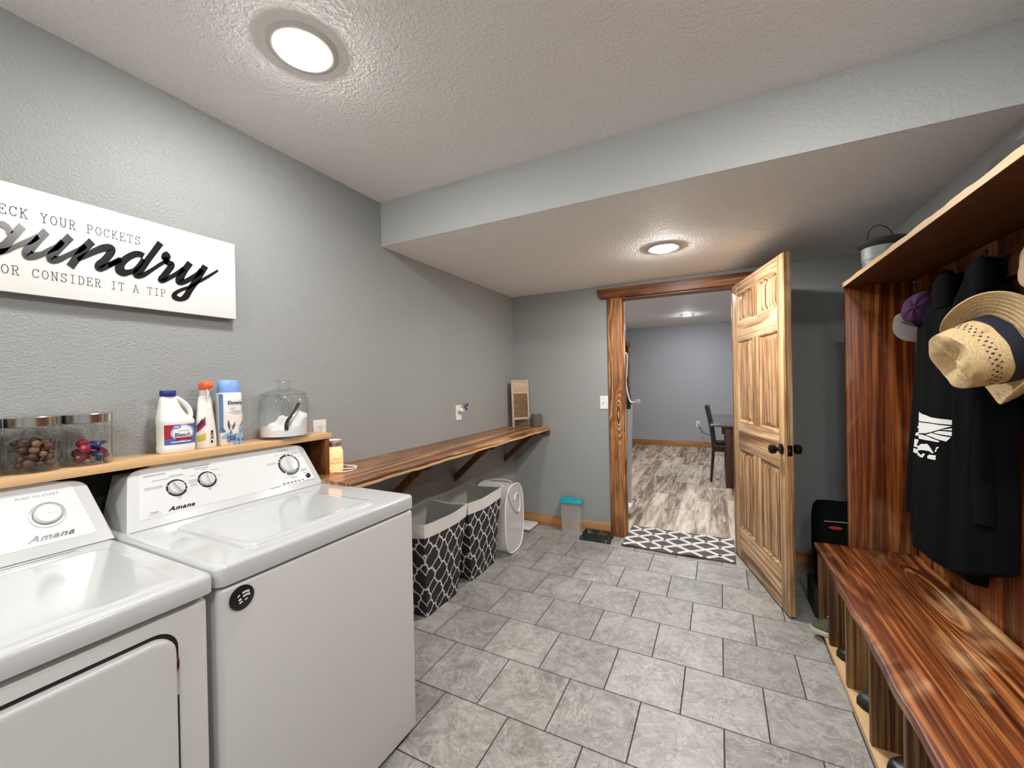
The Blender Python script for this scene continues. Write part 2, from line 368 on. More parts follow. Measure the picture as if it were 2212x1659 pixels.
part('door_stop', boxbm(DX0+.016, DX0+.027, D+.04, D+.075, 0, DZ-.016, bev=.002), M['casing'], cas)
part('strike_plate', boxbm(DX0+.016, DX0+.0175, D+.006, D+.034, .90, .965), M['bronze'], cas)
bm = boxbm(DX0-.1, DX0+.004, D+T_, D+T_+.02, 0, DZ); box(bm, DX1-.004, DX1+.1, D+T_, D+T_+.02, 0, DZ)
box(bm, DX0-.12, DX1+.12, D+T_, D+T_+.03, DZ, DZ+.09); part('back_casing', bm, M['casing'], cas)

# ---------------------------------------------------------------- room beyond
f2 = struct('floor', boxbm(-.2, X2R, 3.6, Y2, -.06, -.006), M['grout'])
PWD, x, j = .150, .04, 0
rng = random.Random(3)
while x < 3.3:
    y = 3.6 - rng.random()*1.1
    while y < Y2:
        L = 1.22; a, b = max(y, 3.6), min(y+L, Y2)
        if b-a > .05:
            o = link('plank', finish('plank', boxbm(0, PWD-.0012, 0, b-a-.0012, -.008, 0, bev=.0008, seg=1), M['plank']), f2); o.location = (x, a, 0)
        y += L
    x += PWD
struct('wall_beyond_far', boxbm(-.2, X2R, Y2, Y2+T_, 0, Z2), M['wall2'])
bm = boxbm(-.05, .1, 8.74, Y2, 0, Z2); box(bm, -.05, .1, D+T_, 7.75, 0, Z2); box(bm, -.05, .1, 7.75, 8.74, 2.04, Z2)
struct('wall_beyond_left', bm, M['wall2'])
struct('wall_beyond_side', boxbm(-.9, -.85, 7.4, Y2, 0, Z2), M['wall2'])
struct('wall_beyond_right', boxbm(X2R, X2R+T_, D+T_, Y2, 0, Z2), M['wall2'])
struct('ceiling', boxbm(-.9, X2R, D+T_, Y2, Z2, Z2+.1), M['ceil'])
struct('baseboard_beyond', boxbm(.1, X2R, Y2-.014, Y2, 0, .11, bev=.002), M['base'])
tr = struct('trim_2', boxbm(.1, .12, 8.64, 8.74, 0, 2.04, bev=.002), M['casing'])
part('casing_board', boxbm(.1, .12, 7.65, 7.75, 0, 2.04, bev=.002), M['casing'], tr)
part('header', boxbm(.1, .13, 7.6, 8.79, 2.04, 2.13, bev=.002), M['casing'], tr)
d2 = struct('door_2', boxbm(.03, .065, 7.76, 8.73, .01, 2.03, bev=.002), M['casing'])

# ---------------------------------------------------------------- recessed lamps
def emis(name, col, s):
    t = NT(name); t.b.inputs['Base Color'].default_value = (.9,.9,.9,1)
    t.set(t.b.inputs['Emission Color'], (*col, 1)); t.b.inputs['Emission Strength'].default_value = s; return t.m
M['lens'] = emis('lamp_lens_glow', (1, .975, .94), LAMP)
M['lens2'] = emis('lamp_lens_glow_beyond', (.97, .98, 1), LAMP*2.3)
M['trimring'] = plain('lamp_trim', (.62,.60,.55), .4)
M['lens_dim'] = emis('lamp_lens_dimmed', (1, .975, .94), LAMP*.72)
M['lens_far'] = emis('lamp_lens_bright', (1, .97, .93), LAMP*1.55)
def lamp(x, y, z, label, r=.106, lens='lens'):
    t = thing('ceiling_light', label, 'ceiling light', (x, y, z), group='recessed ceiling lights')
    bm = newbm(); lathe(bm, [(r, 0), (r, -.004), (r-.006, -.008), (r-.022, -.009), (r-.029, -.004), (r-.029, 0)], n=40, cap0=False, cap1=False)
    part('trim_ring', bm, M['trimring'], t, local=True)
    bm = newbm(); q = r-.029; lathe(bm, [(q, -.004), (q*.97, -.011), (q*.82, -.016), (q*.5, -.0195), (.001, -.021)], n=40, cap0=True)
    part('lens', bm, M[lens], t, local=True)
LL = ['round recessed ceiling light above the white washing machine', 'round recessed ceiling light above the bench, just out of frame', 'added recessed fill light behind the camera by the left wall',
      'added recessed fill light behind the camera by the right wall', 'added recessed fill light far behind the camera on the left', 'added recessed fill light far behind the camera on the right', 'round recessed light in the lowered ceiling in front of the doorway']
for (p, z, kd), l in zip(LAMPS, LL): lamp(p[0], p[1], z, l, lens='lens_dim' if p == (0.61, 0.88) else 'lens_far' if kd == 'soffit' else 'lens')
lamp(1.32, 7.5, Z2, 'recessed light on the ceiling of the room beyond the doorway', .09, 'lens2')
lamp(2.9, 5.6, Z2, 'recessed light over the table in the room beyond', .09, 'lens2')
lamp(1.3, 4.6, Z2, 'recessed light just inside the room beyond the doorway', .09, 'lens2')

# ================================================================ OPEN DOOR
hp, fp = Vector((1.8815, 3.548, 0)), Vector((2.112, 2.712, 0))
DW, DT = (fp-hp).length, .035
tt = (fp-hp)/DW; nn = Vector((-tt.y, tt.x, 0))       # face normal pointing away from the doorway side
Md = basis((hp.x, hp.y, .014), -nn, tt, (0,0,1))       # local: x thickness (0 = face we see, -DT = back), y across, z up
door = bpy.data.objects.new('door_1', None); COL.objects.link(door); door.matrix_basis = Md; door['kind'] = 'structure'
door['label'] = 'open six panel torched pine door'
DH = 2.031
for a, b in ((0, .093), (DW-.093, DW)): part('stile', boxbm(-DT, 0, a, b, 0, DH, bev=.0015), M['door'], door, True)
rails = [(0, .235), (.815, 1.02), (1.605, 1.742), (1.945, DH)]
for a, b in rails: part('rail', boxbm(-DT+.0005, -.0005, .093, DW-.093, a, b, bev=.0012), M['door_h'], door, True)
mu0, mu1 = DW/2-.058, DW/2+.058
for (a, b) in ((.235, .815), (1.02, 1.605), (1.742, 1.945)): part('mullion', boxbm(-DT+.0005, -.0005, mu0, mu1, a, b, bev=.0012), M['door'], door, True)
for (z0, z1) in ((.235, .815), (1.02, 1.605), (1.742, 1.945)):
    for (a, b) in ((.093, mu0), (mu1, DW-.093)):
        bm = newbm()
        for sgn in (0, 1):     # raised field with bevelled surround, both faces
            X = lambda d: -d if sgn == 0 else d-DT
            prof = [(0, .002), (.006, .004), (.011, .0115), (.016, .0125), (.040, .0050), (.046, .0045)]
            rr = [[(X(dp), a+i, z0+i), (X(dp), b-i, z0+i), (X(dp), b-i, z1-i), (X(dp), a+i, z1-i)] for i, dp in prof]
            loft(bm, rr, cap=False); bm.faces.new([bm.verts.new(p) for p in rr[-1]])
        bmesh.ops.remove_doubles(bm, verts=bm.verts, dist=1e-5)
        part('panel', bm, M['door_panel'], door, True, ang=20)
for sgn in (-1, 1):
    bm = newbm(); x0 = 0 if sgn > 0 else -DT
    lathe(bm, [(.001, 0), (.032, 0), (.032, .004), (.026, .009), (.014, .011), (.011, .022), (.013, .026), (.025, .034), (.0285, .046), (.026, .058), (.016, .065), (.001, .067)], c=(x0, DW-.062, .925), n=28, ax=(sgn, 0, 0), cap0=False, cap1=False)
    part('knob', bm, M['bronze'], door, True)
lp = part('latch_plate', boxbm(-DT+.006, -.006, DW-.001, DW+.0012, .895, .955), M['bronze'], door, True)
bm = newbm(); cyl(bm, (-DT/2, DW, .925), (-DT/2, DW+.010, .925), .008, .006, 14); part('latch', bm, M['chrome'], door, True)
for z in (.22, 1.0, 1.82):
    bm = newbm(); cyl(bm, (-DT/2, -.006, z-.045), (-DT/2, -.006, z+.045), .006, n=10); part('hinge', bm, M['bronze'], door, True)
# ================================================================ WASHER AND DRYER
PA, PB = Vector((.215, 0, .92)), Vector((.13, 0, 1.085))
PE = (PB-PA); PH = PE.length; PE.normalize(); PN = Vector((PE.z, 0, -PE.x))     # up the console face, out of it
def cons(y, s, n=0): return PA + PE*s + PN*n + Vector((0, y, 0))
def consM(y, s, n=.0008): p = cons(y, s, n); return basis(p, (0,1,0), PE, PN)
def console(y0, y1, root, label=None):
    """console housing: rounded top corners, slanted face, curved top running back to the wall side"""
    H = PH*1.06
    def outline(inset, hs=1.0):
        a, b = y0+inset, y1-inset; r = .052; out = []
        pts = [(a, 0), (a+.016, H*.45), (a+.026, H*.72)]
        for k in range(7):
            t = k/6*PI/2; pts.append((a+.030+r*(1-math.cos(t)), H-.034+.034*math.sin(t)*1.0))
        pts += [(a+b-y, s) for y, s in pts[::-1]]
        return [(y, s*hs) for y, s in pts]
    f = outline(0)
    rings = [[cons(y, s, 0) for y, s in f]]
    # bulge the edge round, then run to the back
    bk = []
    for y, s in f:
        p = cons(y, s, 0); back = Vector((.035, y, min(p.z, 1.075))) ; bk.append(back)
    m = (y0+y1)/2
    def shr(p, k, dx): return Vector((p.x+dx, m+(p.y-m)*k, p.z))
    front = [cons(m+(y-m)*.978, s*.985+.001, .004) for y, s in f]
    ledge = [cons(y, s, -.012) for y, s in f]
    bm = newbm(); loft(bm, [front, rings[0], ledge, bk])
    o = part('console', bm, M['console'], root, ang=40)
    # flat printed fascia
    poly = [(m+(y-m)*.90, .030+(s*.86)) for y, s in f]
    bm = newbm(); prism(bm, [(y, s) for y, s in poly], PA+PN*.0035, (0,1,0), PE, PN, .0012)
    part('fascia', bm, M['console_face'], root)
    return o
def knob(root, y, s, r, ang, marks, gaps, tick=True):
    k = basis(cons(y, s, .0047), (0,1,0), PE, PN)
    bm = newbm()       # dark broken ring around the knob
    R0, R1 = r*1.02, r*1.24
    seg = 72
    for i in range(seg):
        a0 = 360*i/seg
        if any(abs((a0-g+180) % 360-180) < 4 for g in gaps): continue
        p = []
        for a in (a0, a0+360/seg):
            for q in (R0, R1): p.append(k @ Vector((q*math.cos(math.radians(a)), q*math.sin(math.radians(a)), .0004)))
        bm.faces.new([bm.verts.new(v) for v in (p[0], p[1], p[3], p[2])])
    bmesh.ops.remove_doubles(bm, verts=bm.verts, dist=1e-6); ex = bmesh.ops.extrude_face_region(bm, geom=bm.faces[:])
    bmesh.ops.translate(bm, vec=PN*.0004, verts=[v for v in ex['geom'] if isinstance(v, bmesh.types.BMVert)])
    part('dial_ring', bm, M['ink'], root)
    bm = newbm(); lathe(bm, [(r*.98, 0), (r*.96, .006), (r*.86, .010), (.001, .011)], n=32, cap0=True, cap1=False)
    # finger grip: a tapered blade across the cap
    rings = []
    for t in (-1, -.8, -.3, .3, .8, 1):
        wdt = r*.26*(1-.55*abs(t)**2); h = .020 if abs(t) < .9 else .008
        rings.append([Vector((t*r*.97, -wdt, .006)), Vector((t*r*.97, -wdt*.5, h)), Vector((t*r*.97, wdt*.5, h)), Vector((t*r*.97, wdt, .006))])
    loft(bm, rings); bmesh.ops.transform(bm, matrix=k @ Matrix.Rotation(math.radians(ang), 4, 'Z'), verts=bm.verts)
    kn = part('knob', bm, M['console'], root, ang=30)
    bm = newbm()
    for a, d, L, n_ in marks:       # small grey legends around the dial
        p = Vector((d*math.cos(math.radians(a)), d*math.sin(math.radians(a)), 0))
        for j in range(n_): box(bm, p.x-L/2, p.x+L/2, p.y-.0011-j*.0048, p.y+.0011-j*.0048, 0, .0004)
    bmesh.ops.transform(bm, matrix=k, verts=bm.verts); part('legend', bm, M['greyprint'], root, kind='stuff')
    if tick:
        bm = newbm(); prism(bm, [(-.008, -R1-.002), (.008, -R1-.002), (0, -R1-.013)], (0,0,0), (1,0,0), (0,1,0), (0,0,1), .0005)
        bmesh.ops.transform(bm, matrix=k, verts=bm.verts); part('pointer', bm, M['grey'], root)
def cabinet(root, y0, y1, zt=.865):
    bm = boxbm(.03, .714, y0+.004, y1-.004, .018, zt, bev=.014, seg=4); part('cabinet', bm, M['white_side'], root, ang=50)
    for x in (.09, .66):
        for y in (y0+.06, y1-.06):
            bm = newbm(); cyl(bm, (x, y, 0), (x, y, .02), .02, n=14); part('foot', bm, M['black'], root)
# ---- washer
ws = thing('washing_machine', 'white top loading washing machine with three dials, beside the laundry hampers', 'washing machine', (.37, .89, 0))
cabinet(ws, .54, 1.243)
bm = newbm()
rings = []
for z, ins, r in ((.868, .006, .02), (.872, .0, .024), (.911, 0, .024), (.917, .0025, .022), (.920, .007, .018), (.921, .014, .014)):
    rings.append([(x, y, z) for x, y in rrect(.03+ins, .718-ins, .540+ins, 1.245-ins, r)])
loft(bm, rings); part('top_deck', bm, M['white'], ws, ang=50)
bm = newbm(); rings = []
for z, ins in ((.9195, 0), (.9195, .004), (.926, .007), (.9285, .012), (.9285, .03), (.9268, .045)):
    rings.append([(x, y, z) for x, y in rrect(.285+ins, .672-ins, .635+ins, 1.105-ins, .035-ins*.4, 8)])
loft(bm, rings); part('lid', bm, M['white'], ws, ang=50)
console(.558, 1.228, ws)
def legs(lst): return lst
knob(ws, .705, .110, .0235, 118, [(165, .062, .048, 2), (135, .052, .046, 1), (80, .045, .040, 2), (15, .062, .045, 3)], (25, 0, 150, 195, 335))
knob(ws, .798, .118, .0235, 95, [(92, .038, .018, 1), (45, .045, .022, 1), (150, .045, .018, 1), (190, .045, .020, 2), (10, .044, .016, 1)], (35, 355, 160, 200, 215))
knob(ws, 1.104, .112, .037, 88, [(165, .072, .040, 2), (130, .062, .02, 1), (100, .050, .024, 1), (50, .058, .022, 1), (25, .066, .024, 1), (335, .064, .028, 1), (250, .056, .030, 1), (275, .056, .024, 2)], (60, 45, 85, 135, 150, 330, 232), False)
def labelbox(root, lst, mat='greyprint'):
    bm = newbm()
    for y, s, L, h in lst:
        k = basis(cons(y, s, .0047), (0,1,0), PE, PN); c = newbm(); box(c, -L/2, L/2, -h/2, h/2, 0, .0005); bmesh.ops.transform(c, matrix=k, verts=c.verts); join(bm, c)
    part('legend', bm, M[mat], root, kind='stuff')
labelbox(ws, [(.655, .166, .060, .004), (.775, .172, .085, .005), (.79, .163, .045, .003), (1.10, .178, .042, .004), (.632, .045, .022, .004), (.632, .038, .035, .0015), (1.16, .076, .030, .006), (1.168, .064, .028, .003), (1.02, .030, .040, .003), (1.172, .030, .045, .0025)])
labelbox(ws, [(1.058+.0165*i, .036, .0085, .005) for i in range(6)], 'ink')
bm = newbm(); lathe(bm, [(.0105, 0), (.0105, .003), (.008, .005), (.001, .0055)], n=24, cap1=False); bmesh.ops.transform(bm, matrix=basis(cons(1.170, .048, .0045), (0,1,0), PE, PN), verts=bm.verts); part('start_button', bm, M['black'], ws)
def brand(root, y, s, size):
    bm = text_bm('Amana', size, consM(y, s, .0050), .0004, .45, .0006, 'CENTER', 1.12, 1.25)
    part('lettering', bm, M['ink'], root)
brand(ws, .704, .038, .019)
# ---- dryer
dr = thing('clothes_dryer', 'white front loading clothes dryer with one round dial, at the left edge', 'clothes dryer', (.37, .18, 0))
cabinet(dr, -.172, .528)
bm = newbm(); rings = []
for z, ins, r in ((.872, .006, .02), (.876, .0, .02), (.908, 0, .02), (.9155, .0035, .02), (.919, .009, .018), (.920, .017, .014)):
    rings.append([(x, y, z) for x, y in rrect(.03+ins, .728-ins, -.175+ins, .532-ins, r)])
loft(bm, rings); part('top_deck', bm, M['white'], dr, ang=50)
bm = newbm(); rings = []
for z, ins in ((.917, 0), (.9225, .006), (.9225, .012), (.9215, .020)):
    rings.append([(x, y, z) for x, y in rrect(.285+ins, .700-ins, -.13+ins, .492-ins, .03, 6)])
loft(bm, rings); part('top_panel', bm, M['white'], dr, ang=40)
bm = newbm(); loft(bm, [[(x, y, z) for x, y in rrect(.235+i, .262-i, -.10+i, .447-i, .010, 4)] for z, i in ((.918, 0), (.9235, .003), (.9235, .006))]); part('lint_lid', bm, M['white'], dr)
console(-.165, .531, dr)
kc = basis(cons(.411, .108, .0045), (0,1,0), PE, PN)
bm = newbm(); lathe(bm, [(.035, 0), (.034, .003), (.029, .003), (.027, .001)], n=40, cap0=False, cap1=False); bmesh.ops.transform(bm, matrix=kc, verts=bm.verts); part('dial_ring', bm, M['chrome'], dr)
bm = newbm(); lathe(bm, [(.0265, 0), (.026, .010), (.022, .014), (.001, .0155)], n=40, cap1=False); bmesh.ops.transform(bm, matrix=kc, verts=bm.verts); part('knob', bm, M['console_face'], dr)
brand(dr, .410, .042, .022)
part('lettering', text_bm('PUSH TO START', .010, consM(.40, .160, .005), .0002, 0, 0, 'CENTER', 1.1), M['greyprint'], dr)
for i in (-.05, .10, .235):
    bm = newbm(); lathe(bm, [(.0265, 0), (.026, .010), (.022, .014), (.001, .0155)], n=32, cap1=False); bmesh.ops.transform(bm, matrix=basis(cons(i, .108, .0045), (0,1,0), PE, PN), verts=bm.verts); part('knob', bm, M['console_face'], dr)
# door: dark gap, then the proud rounded panel
bm = newbm(); loft(bm, [[(x, y, z) for y, z in rrect(-.105, .463, .20, .829, .045, 8)] for x in (.708, .7148)]); part('door_gap', bm, M['black'], dr)
bm = newbm(); loft(bm, [[(x, y, z) for y, z in rrect(-.098+i, .456-i, .207+i, .8215-i, .042, 8)] for x, i in ((.71, 0), (.722, 0), (.7275, .002), (.730, .006), (.7305, .012))]); part('door', bm, M['white_side'], dr, ang=50)
for z in (.72, .31):
    bm = boxbm(.714, .7185, .456, .4635, z-.04, z+.04, bev=.001); part('hinge', bm, M['chrome'], dr)
# round magnet on the washer front
mg = thing('magnet', 'round black magnet with a white curved grid, on the washer front', 'magnet', (.716, .5975, .827))
bm = newbm(); lathe(bm, [(.0295, 0), (.0295, .003), (.027, .0042), (.001, .0044)], c=(.7145, .5975, .827), n=40, ax=(1,0,0), cap1=False); part('disc', bm, M['black'], mg)
bm = newbm()
def arcband(bm, pts, wd):
    P = catmull([Vector((.7192, .5975+a, .827+b)) for a, b in pts], 6)
    for i in range(len(P)-1):
        d = (P[i+1]-P[i]).normalized(); n_ = Vector((0, -d.z, d.y))*wd
        bm.faces.new([bm.verts.new(v) for v in (P[i]-n_, P[i+1]-n_, P[i+1]+n_, P[i]+n_)])
for p, wd in (([(-.001,.0085),(.006,.0095),(.013,.0075)], .0024), ([(.000,.0015),(.007,.0030),(.014,.0015)], .0022), ([(-.010,.004),(-.006,.0075)], .0015), ([(-.008,-.0035),(-.0035,-.0005)], .0024),
              ([(-.007,-.009),(-.001,-.0065)], .0018), ([(.003,-.006),(.009,-.0045)], .0015)): arcband(bm, [(a*1.25+.001, b*1.3) for a, b in p], wd*1.15)
part('grid_print', bm, M['plastic'], mg)

